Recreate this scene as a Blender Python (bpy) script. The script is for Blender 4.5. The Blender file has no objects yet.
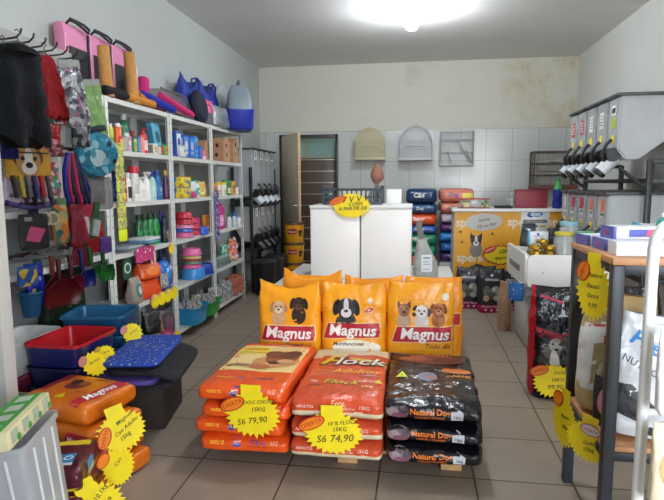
import bpy, bmesh, math, random
from mathutils import Vector, Matrix, Euler, noise
from mathutils.bvhtree import BVHTree
S = bpy.context.scene
COL = S.collection
PI = math.pi
R = math.radians
rnd = random.Random(7)

# ---------------------------------------------------------------- materials
def lin(h):
    h = h.lstrip('#')
    o = []
    for i in (0, 2, 4):
        c = int(h[i:i+2], 16) / 255
        o.append(c / 12.92 if c <= .04045 else ((c + .055) / 1.055) ** 2.4)
    return (*o, 1)
MATS = {}
SPEC = .5
def mat(h, rough=.5, metal=0., n=.07, ns=9., bump=0., bs=35., trans=0., alpha=1., emit=0., coat=0., name=None):
    key = (SPEC, h, rough, metal, n, ns, bump, bs, trans, alpha, emit, coat)
    if key in MATS: return MATS[key]
    m = bpy.data.materials.new(name or 'surface_' + h.lstrip('#'))
    m.use_nodes = True
    nt = m.node_tree; b = nt.nodes['Principled BSDF']
    c = lin(h)
    b.inputs['Base Color'].default_value = c
    b.inputs['Roughness'].default_value = rough
    b.inputs['Metallic'].default_value = metal
    b.inputs['Specular IOR Level'].default_value = SPEC
    b.inputs['Transmission Weight'].default_value = trans
    b.inputs['Alpha'].default_value = alpha
    b.inputs['Coat Weight'].default_value = coat
    if emit:
        b.inputs['Emission Color'].default_value = c
        b.inputs['Emission Strength'].default_value = emit
    tc = None
    if n or bump:
        tc = nt.nodes.new('ShaderNodeTexCoord')
    if n:
        t = nt.nodes.new('ShaderNodeTexNoise'); t.inputs['Scale'].default_value = ns; t.inputs['Detail'].default_value = 4
        nt.links.new(tc.outputs['Object'], t.inputs['Vector'])
        mr = nt.nodes.new('ShaderNodeMapRange'); mr.inputs['From Min'].default_value = .3; mr.inputs['From Max'].default_value = .7
        mr.inputs['To Min'].default_value = 1 - n; mr.inputs['To Max'].default_value = 1 + n
        nt.links.new(t.outputs['Fac'], mr.inputs['Value'])
        mx = nt.nodes.new('ShaderNodeMix'); mx.data_type = 'RGBA'; mx.blend_type = 'MULTIPLY'; mx.inputs['Factor'].default_value = 1
        mx.inputs[6].default_value = c
        nt.links.new(mr.outputs['Result'], mx.inputs[7]); nt.links.new(mx.outputs[2], b.inputs['Base Color'])
    if bump:
        t = nt.nodes.new('ShaderNodeTexNoise'); t.inputs['Scale'].default_value = bs; t.inputs['Detail'].default_value = 3
        nt.links.new(tc.outputs['Object'], t.inputs['Vector'])
        bp = nt.nodes.new('ShaderNodeBump'); bp.inputs['Strength'].default_value = bump; bp.inputs['Distance'].default_value = .02
        nt.links.new(t.outputs['Fac'], bp.inputs['Height']); nt.links.new(bp.outputs['Normal'], b.inputs['Normal'])
    MATS[key] = m
    return m
def film(h, bump=.35, bs=22., rough=.28, n=.05): return mat(h, rough, bump=bump, bs=bs, n=n)      # printed plastic film
def ink(h): return mat(h, .45, n=0)
def plast(h, rough=.35): return mat(h, rough, n=.03)
def clearp(h='DDE3E6', a=.35, rough=.2): return mat(h, rough, n=0, alpha=a, bump=.3, bs=25)
def metal(h='B9BCBE', rough=.35): return mat(h, rough, metal=.9, n=.04)
def pattern_mat(key, base, spot, scale=40., thr=.12, rough=.8, spread=1.):
    """voronoi spots on a plain cloth"""
    k = ('pat', key)
    if k in MATS: return MATS[k]
    m = bpy.data.materials.new('print_' + key); m.use_nodes = True
    nt = m.node_tree; b = nt.nodes['Principled BSDF']; b.inputs['Roughness'].default_value = rough
    tc = nt.nodes.new('ShaderNodeTexCoord'); v = nt.nodes.new('ShaderNodeTexVoronoi'); v.inputs['Scale'].default_value = scale
    v.inputs['Randomness'].default_value = spread
    nt.links.new(tc.outputs['Object'], v.inputs['Vector'])
    r = nt.nodes.new('ShaderNodeValToRGB'); r.color_ramp.interpolation = 'CONSTANT'
    r.color_ramp.elements[0].color = lin(spot); r.color_ramp.elements[1].color = lin(base); r.color_ramp.elements[1].position = thr
    nt.links.new(v.outputs['Distance'], r.inputs['Fac']); nt.links.new(r.outputs['Color'], b.inputs['Base Color'])
    MATS[k] = m
    return m
def multi_mat(key, cols, scale=30., rough=.3, metal_=0., bump=.4):
    """mixed printed colours (voronoi cells)"""
    k = ('multi', key)
    if k in MATS: return MATS[k]
    m = bpy.data.materials.new('print_' + key); m.use_nodes = True
    nt = m.node_tree; b = nt.nodes['Principled BSDF']; b.inputs['Roughness'].default_value = rough; b.inputs['Metallic'].default_value = metal_; b.inputs['Specular IOR Level'].default_value = SPEC
    tc = nt.nodes.new('ShaderNodeTexCoord'); v = nt.nodes.new('ShaderNodeTexVoronoi'); v.inputs['Scale'].default_value = scale
    nt.links.new(tc.outputs['Object'], v.inputs['Vector'])
    r = nt.nodes.new('ShaderNodeValToRGB'); r.color_ramp.interpolation = 'CONSTANT'
    e = r.color_ramp.elements
    e[0].color = lin(cols[0]); e[1].color = lin(cols[-1]); e[1].position = 1 - 1 / len(cols)
    for i in range(1, len(cols) - 1):
        x = e.new(i / len(cols)); x.color = lin(cols[i])
    sp = nt.nodes.new('ShaderNodeSeparateColor')
    nt.links.new(v.outputs['Color'], sp.inputs['Color']); nt.links.new(sp.outputs[0], r.inputs['Fac'])
    nt.links.new(r.outputs['Color'], b.inputs['Base Color'])
    if bump:
        bp = nt.nodes.new('ShaderNodeBump'); bp.inputs['Strength'].default_value = bump; bp.inputs['Distance'].default_value = .02
        t = nt.nodes.new('ShaderNodeTexNoise'); t.inputs['Scale'].default_value = 30
        nt.links.new(tc.outputs['Object'], t.inputs['Vector']); nt.links.new(t.outputs['Fac'], bp.inputs['Height']); nt.links.new(bp.outputs['Normal'], b.inputs['Normal'])
    MATS[k] = m
    return m

# ---------------------------------------------------------------- mesh builder
def rotm(rx=0, ry=0, rz=0): return Euler((R(rx), R(ry), R(rz))).to_matrix().to_4x4()
class B:
    def __init__(s): s.bm = bmesh.new()
    def _add(s, verts, faces, mi=0, M=None):
        vs = [s.bm.verts.new((M @ Vector(v)) if M else v) for v in verts]
        out = []
        for f in faces:
            try:
                fc = s.bm.faces.new([vs[i] for i in f]); fc.material_index = mi; out.append(fc)
            except ValueError: pass
        return out
    def box(s, c, d, bev=0., mi=0, M=None, seg=2):
        x, y, z = d[0]/2, d[1]/2, d[2]/2
        T = Matrix.Translation(c)
        if M: T = T @ M
        v = [(sx*x, sy*y, sz*z) for sx in (-1, 1) for sy in (-1, 1) for sz in (-1, 1)]
        f = [(0,1,3,2), (4,6,7,5), (0,4,5,1), (2,3,7,6), (0,2,6,4), (1,5,7,3)]
        fs = s._add(v, f, mi, T)
        if bev:
            es = list({e for fc in fs for e in fc.edges})
            bmesh.ops.bevel(s.bm, geom=es, offset=min(bev, .49*min(d)), segments=seg, affect='EDGES', profile=.5)
        return s
    def lathe(s, prof, c=(0,0,0), n=20, mi=0, M=None, sx=1., sy=1.):
        T = Matrix.Translation(c)
        if M: T = T @ M
        v, f = [], []
        k = len(prof)
        for r, z in prof:
            for i in range(n):
                a = 2*PI*i/n
                v.append((r*math.cos(a)*sx, r*math.sin(a)*sy, z))
        for j in range(k-1):
            for i in range(n):
                i2 = (i+1) % n
                f.append((j*n+i, j*n+i2, (j+1)*n+i2, (j+1)*n+i))
        f.append(tuple(reversed(range(n)))); f.append(tuple((k-1)*n+i for i in range(n)))
        s._add(v, f, mi, T)
        return s
    def cyl(s, p0, p1, r0, r1=None, n=14, mi=0):
        p0, p1 = Vector(p0), Vector(p1); d = p1 - p0
        q = d.to_track_quat('Z', 'Y').to_matrix().to_4x4()
        return s.lathe([(r0, 0), (r0 if r1 is None else r1, d.length)], p0, n, mi, q)
    def tube(s, pts, r, n=8, mi=0, closed=False):
        pts = [Vector(p) for p in pts]; k = len(pts); v, f = [], []
        up = Vector((0, 0, 1))
        prev = None
        for i, p in enumerate(pts):
            a = pts[i-1] if (i > 0 or closed) else p
            b = pts[(i+1) % k] if (i < k-1 or closed) else p
            t = (b - a).normalized()
            if prev is None:
                u = t.cross(up) if abs(t.dot(up)) < .95 else t.cross(Vector((1, 0, 0)))
            else:
                u = prev - t * prev.dot(t)
                if u.length < 1e-6: u = t.cross(up)
            u.normalize(); prev = u; w = t.cross(u)
            for j in range(n):
                an = 2*PI*j/n
                v.append(p + (u*math.cos(an) + w*math.sin(an))*r)
        for i in range(k if closed else k-1):
            for j in range(n):
                i2 = (i+1) % k
                f.append((i*n+j, i*n+(j+1) % n, i2*n+(j+1) % n, i2*n+j))
        if not closed:
            f.append(tuple(reversed(range(n)))); f.append(tuple((k-1)*n+j for j in range(n)))
        s._add(v, f, mi)
        return s
    def prism(s, poly, d, M=None, mi=0):
        """polygon in XZ, thickness d in y (front at -d/2)"""
        n = len(poly)
        v = [(p[0], -d/2, p[1]) for p in poly] + [(p[0], d/2, p[1]) for p in poly]
        f = [tuple(range(n)), tuple(reversed(range(n, 2*n)))] + [(i, n+i, n+(i+1) % n, (i+1) % n) for i in range(n)]
        fs = s._add(v, f, mi, M)
        return s
    def loft(s, rings, mi=0, M=None, cap0=True, cap1=True):
        n = len(rings[0]); v = [p for r in rings for p in r]; f = []
        for j in range(len(rings)-1):
            for i in range(n):
                i2 = (i+1) % n
                f.append((j*n+i, j*n+i2, (j+1)*n+i2, (j+1)*n+i))
        if cap0: f.append(tuple(reversed(range(n))))
        if cap1: f.append(tuple((len(rings)-1)*n+i for i in range(n)))
        s._add(v, f, mi, M)
        return s
    def sheet(s, grid, thick, mi=0):
        nr, nc = len(grid), len(grid[0])
        v = [Vector(p) for r in grid for p in r]
        f = [(j*nc+i, j*nc+i+1, (j+1)*nc+i+1, (j+1)*nc+i) for j in range(nr-1) for i in range(nc-1)]
        b2 = bmesh.new(); vs = [b2.verts.new(p) for p in v]
        for q in f: b2.faces.new([vs[i] for i in q])
        bmesh.ops.recalc_face_normals(b2, faces=b2.faces)
        bmesh.ops.solidify(b2, geom=b2.faces[:], thickness=thick)
        b2.verts.index_update()
        s._add([x.co.copy() for x in b2.verts], [[x.index for x in fc.verts] for fc in b2.faces], mi)
        b2.free()
        return s
def obj(name, b, mats, parent=None, loc=None, rot=None, ang=35, smooth=True):
    me = bpy.data.meshes.new(name)
    bmesh.ops.recalc_face_normals(b.bm, faces=b.bm.faces)
    b.bm.to_mesh(me); b.bm.free()
    for m in (mats if isinstance(mats, (list, tuple)) else [mats]): me.materials.append(m)
    if smooth:
        me.polygons.foreach_set('use_smooth', [True]*len(me.polygons)); me.set_sharp_from_angle(angle=R(ang))
    o = bpy.data.objects.new(name, me); COL.objects.link(o)
    if parent: o.parent = parent
    if loc is not None: o.location = loc
    if rot is not None: o.rotation_euler = [R(a) for a in rot]
    return o
def tag(o, label, cat, group=None):
    o['label'] = label; o['category'] = cat
    if group: o['group'] = group
    return o
def thing(name, label, cat, loc=(0,0,0), rot=(0,0,0), group=None):
    o = bpy.data.objects.new(name, None); COL.objects.link(o); o.empty_display_size = .05
    o.location = loc; o.rotation_euler = [R(a) for a in rot]
    return tag(o, label, cat, group)
def struct(name, b, m, ang=35, **k):
    o = obj(name, b, m, ang=ang, **k); o['kind'] = 'structure'; return o
def copy_tree(o, parent=None):
    c = o.copy(); COL.objects.link(c)
    if parent: c.parent = parent
    for ch in list(o.children): copy_tree(ch, c)
    return c

# ---------------------------------------------------------------- 2D print shapes
def ell(cx, cy, rx, ry, rot=0, n=18):
    c, s_ = math.cos(R(rot)), math.sin(R(rot)); o = []
    for i in range(n):
        a = 2*PI*i/n; x, y = rx*math.cos(a), ry*math.sin(a)
        o.append((cx + x*c - y*s_, cy + x*s_ + y*c))
    return o
def rect(x0, y0, x1, y1, skew=0): return [(x0, y0), (x1, y0+skew), (x1, y1+skew), (x0, y1)]
def rrect(x0, y0, x1, y1, r):
    o = []
    for cx, cy, a0 in ((x1-r, y1-r, 0), (x0+r, y1-r, 90), (x0+r, y0+r, 180), (x1-r, y0+r, 270)):
        for k in range(4):
            a = R(a0 + 30*k); o.append((cx + r*math.cos(a), cy + r*math.sin(a)))
    return o
def star(cx, cy, rx, ry, n=22, depth=.2, seed=0):
    q = random.Random(seed); o = []
    for i in range(2*n):
        a = 2*PI*i/(2*n); k = (1 + q.uniform(-.04, .06)) if i % 2 == 0 else (1 - depth + q.uniform(-.03, .03))
        o.append((cx + rx*k*math.cos(a), cy + ry*k*math.sin(a)))
    return o
def P(pts, m): return {'p': pts, 'm': m}
def T(txt, x, y, s, m, b=.0, sh=0., r=0., al='CENTER'): return {'t': txt, 'x': x, 'y': y, 's': s, 'm': m, 'b': b, 'sh': sh, 'r': r, 'al': al}
TXT = {}
def text_geo(t, b, sh, al):
    k = (t, b, sh, al)
    if k not in TXT:
        cu = bpy.data.curves.new('lettering', 'FONT'); cu.body = t; cu.size = 1; cu.offset = b; cu.shear = sh; cu.resolution_u = 2
        cu.align_x = al; cu.align_y = 'CENTER'
        ob = bpy.data.objects.new('lettering', cu)
        me = ob.to_mesh()
        TXT[k] = ([tuple(v.co)[:2] for v in me.vertices], [tuple(p.vertices) for p in me.polygons])
        ob.to_mesh_clear(); bpy.data.objects.remove(ob); bpy.data.curves.remove(cu)
    return TXT[k]
def shape2d(sh):
    if 'p' in sh:
        return list(sh['p']), [tuple(range(len(sh['p'])))]
    v, f = text_geo(sh['t'], sh['b'], sh['sh'], sh['al'])
    c, s_ = math.cos(R(sh['r'])), math.sin(R(sh['r'])); k = sh['s']
    return [(sh['x'] + k*(x*c - y*s_), sh['y'] + k*(x*s_ + y*c)) for x, y in v], f
def decal(name, shapes, parent, tgt=None, mode='front', off=.0014, step=.0014, at=(0, 0), k=1., rot=0., y=0., maxe=.03):
    """print shapes: flat on the plane y=const (no tgt), or laid onto the surface of tgt; patches that lie apart become objects of their own"""
    bx = []; un = []
    shapes = [q for q in shapes if q.get('t', 'x')]
    for sh in shapes:
        v = shape2d(sh)[0]; xs = [p[0] for p in v]; zs = [p[1] for p in v]; bx.append((min(xs), max(xs), min(zs), max(zs))); un.append(sh['s']*.6 if 't' in sh else max(max(xs)-min(xs), max(zs)-min(zs)))
    grp = list(range(len(shapes)))
    def find(i):
        while grp[i] != i: i = grp[i]
        return i
    for i in range(len(shapes)):
        for j in range(i):
            gx = max(bx[i][0]-bx[j][1], bx[j][0]-bx[i][1]); gz = max(bx[i][2]-bx[j][3], bx[j][2]-bx[i][3])
            if max(gx, gz) < max(.015/k, .42*max(un[i], un[j])): grp[find(i)] = find(j)
    res = []
    for r in sorted({find(i) for i in range(len(shapes))}):
        idx = [i for i in range(len(shapes)) if find(i) == r]
        lay = {}
        for n_, i in enumerate(idx):
            l = 0
            for m_ in idx[:n_]:
                if bx[i][0] < bx[m_][1] and bx[m_][0] < bx[i][1] and bx[i][2] < bx[m_][3] and bx[m_][2] < bx[i][3]: l = max(l, lay[m_]+1)
            lay[i] = l
        res.append(decal1(name, [(lay[i], shapes[i]) for i in idx], parent, tgt, mode, off, step, at, k, rot, y, maxe))
    return res[0]
def decal1(name, shapes, parent, tgt, mode, off, step, at, k, rot, y, maxe):
    mats = []; out = bmesh.new()
    tree = None
    if tgt is not None:
        me = tgt.data
        tree = BVHTree.FromPolygons([v.co for v in me.vertices], [p.vertices[:] for p in me.polygons])
    c, s_ = math.cos(R(rot)), math.sin(R(rot))
    for li, sh in shapes:
        if sh['m'] not in mats: mats.append(sh['m'])
        mi = mats.index(sh['m'])
        vs, fs = shape2d(sh)
        b2 = bmesh.new(); bv = [b2.verts.new((at[0] + k*(x*c - z*s_), at[1] + k*(x*s_ + z*c), 0)) for x, z in vs]
        for f in fs:
            try: b2.faces.new([bv[i] for i in f])
            except ValueError: pass
        if tree:
            bmesh.ops.triangulate(b2, faces=b2.faces[:])
            for _ in range(4):
                long = [e for e in b2.edges if e.calc_length() > maxe]
                if not long: break
                bmesh.ops.subdivide_edges(b2, edges=long, cuts=1, use_grid_fill=False)
                bmesh.ops.triangulate(b2, faces=b2.faces[:])
        d = off + step*li
        b2.verts.index_update(); nv = []
        for v in b2.verts:
            x, z = v.co.x, v.co.y
            if tree is None: p = Vector((x, y - d, z))
            else:
                if mode == 'front': o_, dr = Vector((x, -3, z)), Vector((0, 1, 0))
                elif mode == 'top': o_, dr = Vector((x, z, 3)), Vector((0, 0, -1))
                elif mode == 'side': o_, dr = Vector((3, x, z)), Vector((-1, 0, 0))
                hit = tree.ray_cast(o_, dr)
                if hit[0] is None:
                    guess = Vector((x, -.02, z)) if mode == 'front' else Vector((x, z, .05)) if mode == 'top' else Vector((.02, x, z))
                    hit = tree.find_nearest(guess); p = hit[0] - dr*d
                else: p = hit[0] - dr*d
            nv.append(out.verts.new(p))
        for f in b2.faces:
            try:
                q = out.faces.new([nv[v.index] for v in f.verts]); q.material_index = mi
            except ValueError: pass
        b2.free()
    me = bpy.data.meshes.new(name)
    want = Vector((0, 0, 1)) if mode == 'top' else Vector((1, 0, 0)) if mode == 'side' else Vector((0, -1, 0))
    out.normal_update()
    for f in out.faces:
        if f.normal.dot(want) < 0: f.normal_flip()
    out.to_mesh(me); out.free()
    for m in mats: me.materials.append(m)
    o = bpy.data.objects.new(name, me); COL.objects.link(o); o.parent = parent
    return o

# ---------------------------------------------------------------- soft things
def spow(x, e): return math.copysign(abs(x)**e, x)
def nz(x, y, z, f, seed): return noise.noise(Vector((x*f + seed*7.3, y*f + seed*1.7, z*f - seed*3.1)))
def bag_b(w, d, h, seed=0, flare=.02, wr=.005, sag=.01, nu=44, nv=22, top=.04, bot=.85, belly=.03, zone=None, ex=2.6, lean=0., e=.42):
    """standing sack: full at the base, pinched to a thin seal at the top"""
    rings = []
    for j in range(nv+1):
        t = j/nv
        th = d/2*max(top, (1 - t**ex)**.7)
        hw = w/2*(1 + belly*math.sin(PI*min(1, t*1.15)) - (0.02 if t > .9 else 0))
        if t < .1:
            q = bot + (1-bot)*math.sqrt(max(0, 1-(1-t/.1)**2)); th *= q; hw *= q
        ring = []
        for i in range(nu):
            a = 2*PI*i/nu; cx, cy = spow(math.cos(a), e), spow(math.sin(a), .75)
            x, y = hw*cx, th*cy
            z = h*t + (flare*cx*cx - sag*(1-cx*cx))*t**3
            k = wr*(.35 + .65*t if t > .04 else .2)
            x += k*nz(x, y, z, 9, seed); y += k*1.5*nz(x, y, z, 12, seed+5) + k*.8*nz(x, y, z, 30, seed+9)
            y += lean*t*t
            ring.append((x, y, z))
        rings.append(ring)
    b = B(); b.loft(rings)
    if zone:
        for f in b.bm.faces:
            f.material_index = zone(f.calc_center_median(), f.normal)
    return b
def slab_b(w, d, h, seed=0, wr=.006, kx=5., n=16, crimp=.05, zone=None, droop=0., px=9.):
    """sack lying flat: rounded brick with crimped front and back ends"""
    b = B(); vid = {}; verts = []; faces = []
    def key(p): return tuple(round(c, 5) for c in p)
    def vert(p):
        kk = key(p)
        if kk not in vid:
            L = ((abs(p[0])**px + abs(p[1])**px)**(kx/px) + abs(p[2])**kx)**(1/kx)
            q = [c/L for c in p]
            zz = q[2]*h/2
            y = q[1]*d/2
            ed = max(0, abs(q[1]) - .8)/.2
            zz *= (1 - .35*ed*ed)
            x = q[0]*w/2*(1 + .012*ed)
            zz += -droop*(q[1]**2) 
            g = wr
            zz += g*(nz(x, y, zz, 8, seed) + .5*nz(x, y, zz, 24, seed+3))*(1 if q[2] > -.4 else .2)
            y += g*1.2*nz(x, y, zz, 10, seed+6); x += g*nz(x, y, zz, 10, seed+8)
            x = max(-w/2, min(w/2, x)); zz = max(-h/2, min(h/2, zz))
            vid[kk] = len(verts); verts.append((x, y, zz + h/2))
        return vid[kk]
    nn = (n, n, max(6, n//2))
    for ax in range(3):
        a1, a2 = [(1, 2), (0, 2), (0, 1)][ax]
        for sgn in (-1, 1):
            for i in range(nn[a1]):
                for j in range(nn[a2]):
                    q = []
                    for di, dj in ((0,0), (1,0), (1,1), (0,1)):
                        p = [0, 0, 0]; p[ax] = sgn; p[a1] = -1 + 2*(i+di)/nn[a1]; p[a2] = -1 + 2*(j+dj)/nn[a2]
                        q.append(vert(p))
                    faces.append(q if sgn > 0 else q[::-1])
    b._add(verts, faces)
    if zone:
        b.bm.normal_update()
        for f in b.bm.faces: f.material_index = zone(f.calc_center_median(), f.normal)
    return b
def drape_b(wt, wb, h, d=.03, folds=5, amp=.012, seed=0, nu=48, nv=16, hem=.0, top_r=.3):
    """hanging cloth, top at z=0, bottom at -h, closed and a little thick"""
    rings = []
    for j in range(nv+1):
        t = j/nv; w = wt + (wb-wt)*t**.7; ring = []
        th = d/2*(.5 + .7*t)
        for i in range(nu):
            a = 2*PI*i/nu; cx, cy = spow(math.cos(a), .8), math.sin(a)
            x = cx*w/2; y = th*spow(cy, .8)
            y += amp*t*math.sin(cx*folds*PI/1 + seed) + amp*.7*nz(x, y, -t, 6, seed)
            z = -h*t + hem*math.sin(cx*folds*PI+1)*t**4 - .02*(cx*cx)*(1-t)
            ring.append((x + amp*.5*nz(x, 0, -t, 8, seed+2), y, z))
        rings.append(ring)
    b = B(); b.loft(rings); return b
def dog(x, y, s, head='C89A66', ear='8A5A34', muzzle='E8D8C0', body=None, nose='1A1512', blaze=None, drop=True):
    o = []
    if body: o.append(P(ell(x, y - 1.25*s, .85*s, 1.0*s), ink(body)))
    if drop: o += [P(ell(x-.75*s, y+.05*s, .3*s, .65*s, -14), ink(ear)), P(ell(x+.75*s, y+.05*s, .3*s, .65*s, 14), ink(ear))]
    else: o += [P([(x-.8*s, y+.2*s), (x-.2*s, y+.55*s), (x-.75*s, y+1.15*s)], ink(ear)), P([(x+.8*s, y+.2*s), (x+.75*s, y+1.15*s), (x+.2*s, y+.55*s)], ink(ear))]
    o.append(P(ell(x, y, .72*s, .78*s), ink(head)))
    if blaze: o.append(P(ell(x, y+.25*s, .2*s, .55*s), ink(blaze)))
    o.append(P(ell(x, y-.35*s, .42*s, .38*s), ink(muzzle)))
    o.append(P(ell(x, y-.22*s, .17*s, .12*s, 0, 10), ink(nose)))
    for q in (-1, 1): o.append(P(ell(x+q*.3*s, y+.12*s, .1*s, .11*s, 0, 10), ink('120D0A')))
    return o
LAMP_E, LAMP2_E, SKY_E, EXPO = 360., 430., 110., .2
# ================================================================= the room
XL, XR, YB, YF, H = -2.40, 2.19, 8.40, -0.90, 3.13
def node_mat(name, rough): 
    m = bpy.data.materials.new(name); m.use_nodes = True
    nt = m.node_tree; b = nt.nodes['Principled BSDF']; b.inputs['Roughness'].default_value = rough
    return m, nt, b
def N(nt, t, **k):
    n = nt.nodes.new(t)
    for a, v in k.items(): setattr(n, a, v)
    return n
# floor: 45 cm grey ceramic tiles
fm, nt, b = node_mat('floor_tiles', .42)
tc = N(nt, 'ShaderNodeTexCoord'); mp = N(nt, 'ShaderNodeMapping'); mp.inputs['Location'].default_value = (-.2836, -.3098, 0)
br = N(nt, 'ShaderNodeTexBrick', offset=0., squash=1.)
br.inputs['Scale'].default_value = 1; br.inputs['Brick Width'].default_value = .45; br.inputs['Row Height'].default_value = .45
br.inputs['Mortar Size'].default_value = .0042; br.inputs['Mortar Smooth'].default_value = .1; br.inputs['Bias'].default_value = 0
br.inputs['Color1'].default_value = lin('958778'); br.inputs['Color2'].default_value = lin('8B7D6F'); br.inputs['Mortar'].default_value = lin('3E3127')
nt.links.new(tc.outputs['Object'], mp.inputs['Vector']); nt.links.new(mp.outputs['Vector'], br.inputs['Vector'])
t1 = N(nt, 'ShaderNodeTexNoise'); t1.inputs['Scale'].default_value = 3.5; t1.inputs['Detail'].default_value = 8; t1.inputs['Roughness'].default_value = .65
nt.links.new(tc.outputs['Object'], t1.inputs['Vector'])
mr = N(nt, 'ShaderNodeMapRange'); mr.inputs['From Min'].default_value = .3; mr.inputs['From Max'].default_value = .7; mr.inputs['To Min'].default_value = .88; mr.inputs['To Max'].default_value = 1.1
nt.links.new(t1.outputs['Fac'], mr.inputs['Value'])
mx = N(nt, 'ShaderNodeMix', data_type='RGBA', blend_type='MULTIPLY'); mx.inputs['Factor'].default_value = 1
nt.links.new(br.outputs['Color'], mx.inputs[6]); nt.links.new(mr.outputs['Result'], mx.inputs[7]); nt.links.new(mx.outputs[2], b.inputs['Base Color'])
m2 = N(nt, 'ShaderNodeMapRange'); m2.inputs['To Min'].default_value = .36; m2.inputs['To Max'].default_value = .55
nt.links.new(t1.outputs['Fac'], m2.inputs['Value']); nt.links.new(m2.outputs['Result'], b.inputs['Roughness'])
bp = N(nt, 'ShaderNodeBump'); bp.inputs['Strength'].default_value = .3; bp.inputs['Distance'].default_value = .004; bp.invert = True
nt.links.new(br.outputs['Fac'], bp.inputs['Height']); nt.links.new(bp.outputs['Normal'], b.inputs['Normal'])
FLOOR_M = fm
g = B(); g.box(((XL+XR)/2, (YB+YF)/2, -.05), (XR-XL+.4, YB-YF+.6, .1)); struct('floor', g, fm)

PAINT = mat('D3D8D6', .75, n=.04, ns=1.3, bump=.08, bs=60)
CEIL = mat('E6E5E2', .85, n=.04, ns=1.1, bump=.12, bs=25)
g = B(); g.box(((XL+XR)/2, (YB+YF)/2, H+.05), (XR-XL+.4, YB-YF+.6, .1)); struct('ceiling', g, CEIL)
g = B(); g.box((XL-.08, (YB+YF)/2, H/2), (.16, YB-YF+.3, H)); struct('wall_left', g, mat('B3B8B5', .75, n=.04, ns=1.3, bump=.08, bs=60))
g = B(); g.box((XR+.08, (YB+YF)/2, H/2), (.16, YB-YF+.3, H)); struct('wall_right', g, mat('D6D6D0', .75, n=.05, ns=1.5, bump=.08, bs=60))
# back wall: white ceramic tiles up to 2.16 m, stained plaster above
wm, nt, b = node_mat('back_wall_tiles_and_plaster', .5)
tc = N(nt, 'ShaderNodeTexCoord'); sp = N(nt, 'ShaderNodeSeparateXYZ'); nt.links.new(tc.outputs['Object'], sp.inputs['Vector'])
cb = N(nt, 'ShaderNodeCombineXYZ'); nt.links.new(sp.outputs['X'], cb.inputs['X']); nt.links.new(sp.outputs['Z'], cb.inputs['Y'])
mp = N(nt, 'ShaderNodeMapping'); mp.inputs['Location'].default_value = (.487, -.36, 0); nt.links.new(cb.outputs['Vector'], mp.inputs['Vector'])
br = N(nt, 'ShaderNodeTexBrick', offset=0., squash=1.)
br.inputs['Scale'].default_value = 1; br.inputs['Brick Width'].default_value = .365; br.inputs['Row Height'].default_value = .45
br.inputs['Mortar Size'].default_value = .0045; br.inputs['Mortar Smooth'].default_value = .2
br.inputs['Color1'].default_value = lin('C4C8C4'); br.inputs['Color2'].default_value = lin('BFC4C0'); br.inputs['Mortar'].default_value = lin('9EA098')
nt.links.new(mp.outputs['Vector'], br.inputs['Vector'])
t1 = N(nt, 'ShaderNodeTexNoise'); t1.inputs['Scale'].default_value = 2.2; t1.inputs['Detail'].default_value = 9; t1.inputs['Roughness'].default_value = .7
nt.links.new(tc.outputs['Object'], t1.inputs['Vector'])
ramp = N(nt, 'ShaderNodeValToRGB'); e = ramp.color_ramp.elements
e[0].position = .44; e[0].color = lin('CBCABF'); e[1].position = .8; e[1].color = lin('A89468')
e2 = e.new(.56); e2.color = lin('C4BFAA')
gx = N(nt, 'ShaderNodeMapRange'); gx.inputs['From Min'].default_value = -.8; gx.inputs['From Max'].default_value = 2.3; gx.inputs['To Min'].default_value = -.2; gx.inputs['To Max'].default_value = .055
nt.links.new(sp.outputs['X'], gx.inputs['Value'])
ad = N(nt, 'ShaderNodeMath', operation='ADD'); nt.links.new(t1.outputs['Fac'], ad.inputs[0]); nt.links.new(gx.outputs['Result'], ad.inputs[1]); nt.links.new(ad.outputs[0], ramp.inputs['Fac'])
# small flaked spots in the plaster
v1 = N(nt, 'ShaderNodeTexNoise'); v1.inputs['Scale'].default_value = 7; v1.inputs['Detail'].default_value = 6; nt.links.new(tc.outputs['Object'], v1.inputs['Vector'])
ad2 = N(nt, 'ShaderNodeMath', operation='ADD'); nt.links.new(v1.outputs['Fac'], ad2.inputs[0]); nt.links.new(gx.outputs['Result'], ad2.inputs[1])
th = N(nt, 'ShaderNodeMath', operation='GREATER_THAN'); th.inputs[1].default_value = .785; nt.links.new(ad2.outputs[0], th.inputs[0])
mxs = N(nt, 'ShaderNodeMix', data_type='RGBA'); nt.links.new(th.outputs[0], mxs.inputs['Factor']); nt.links.new(ramp.outputs['Color'], mxs.inputs[6]); mxs.inputs[7].default_value = lin('857655')
gt = N(nt, 'ShaderNodeMath', operation='GREATER_THAN'); gt.inputs[1].default_value = 2.165; nt.links.new(sp.outputs['Z'], gt.inputs[0])
mx = N(nt, 'ShaderNodeMix', data_type='RGBA'); nt.links.new(gt.outputs[0], mx.inputs['Factor']); nt.links.new(br.outputs['Color'], mx.inputs[6]); nt.links.new(mxs.outputs[2], mx.inputs[7])
nt.links.new(mx.outputs[2], b.inputs['Base Color'])
rg = N(nt, 'ShaderNodeMapRange'); rg.inputs['To Min'].default_value = .22; rg.inputs['To Max'].default_value = .8; nt.links.new(gt.outputs[0], rg.inputs['Value']); nt.links.new(rg.outputs['Result'], b.inputs['Roughness'])
DX0, DX1, DZ = -2.09, -1.19, 2.12
g = B()
g.box(((XL+DX0)/2-.05, YB+.1, H/2), (DX0-XL+.1, .2, H)); g.box(((DX1+XR)/2+.05, YB+.1, H/2), (XR-DX1+.1, .2, H)); g.box(((DX0+DX1)/2, YB+.1, (H+DZ)/2), (DX1-DX0, .2, H-DZ))
struct('wall_back', g, wm)
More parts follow.
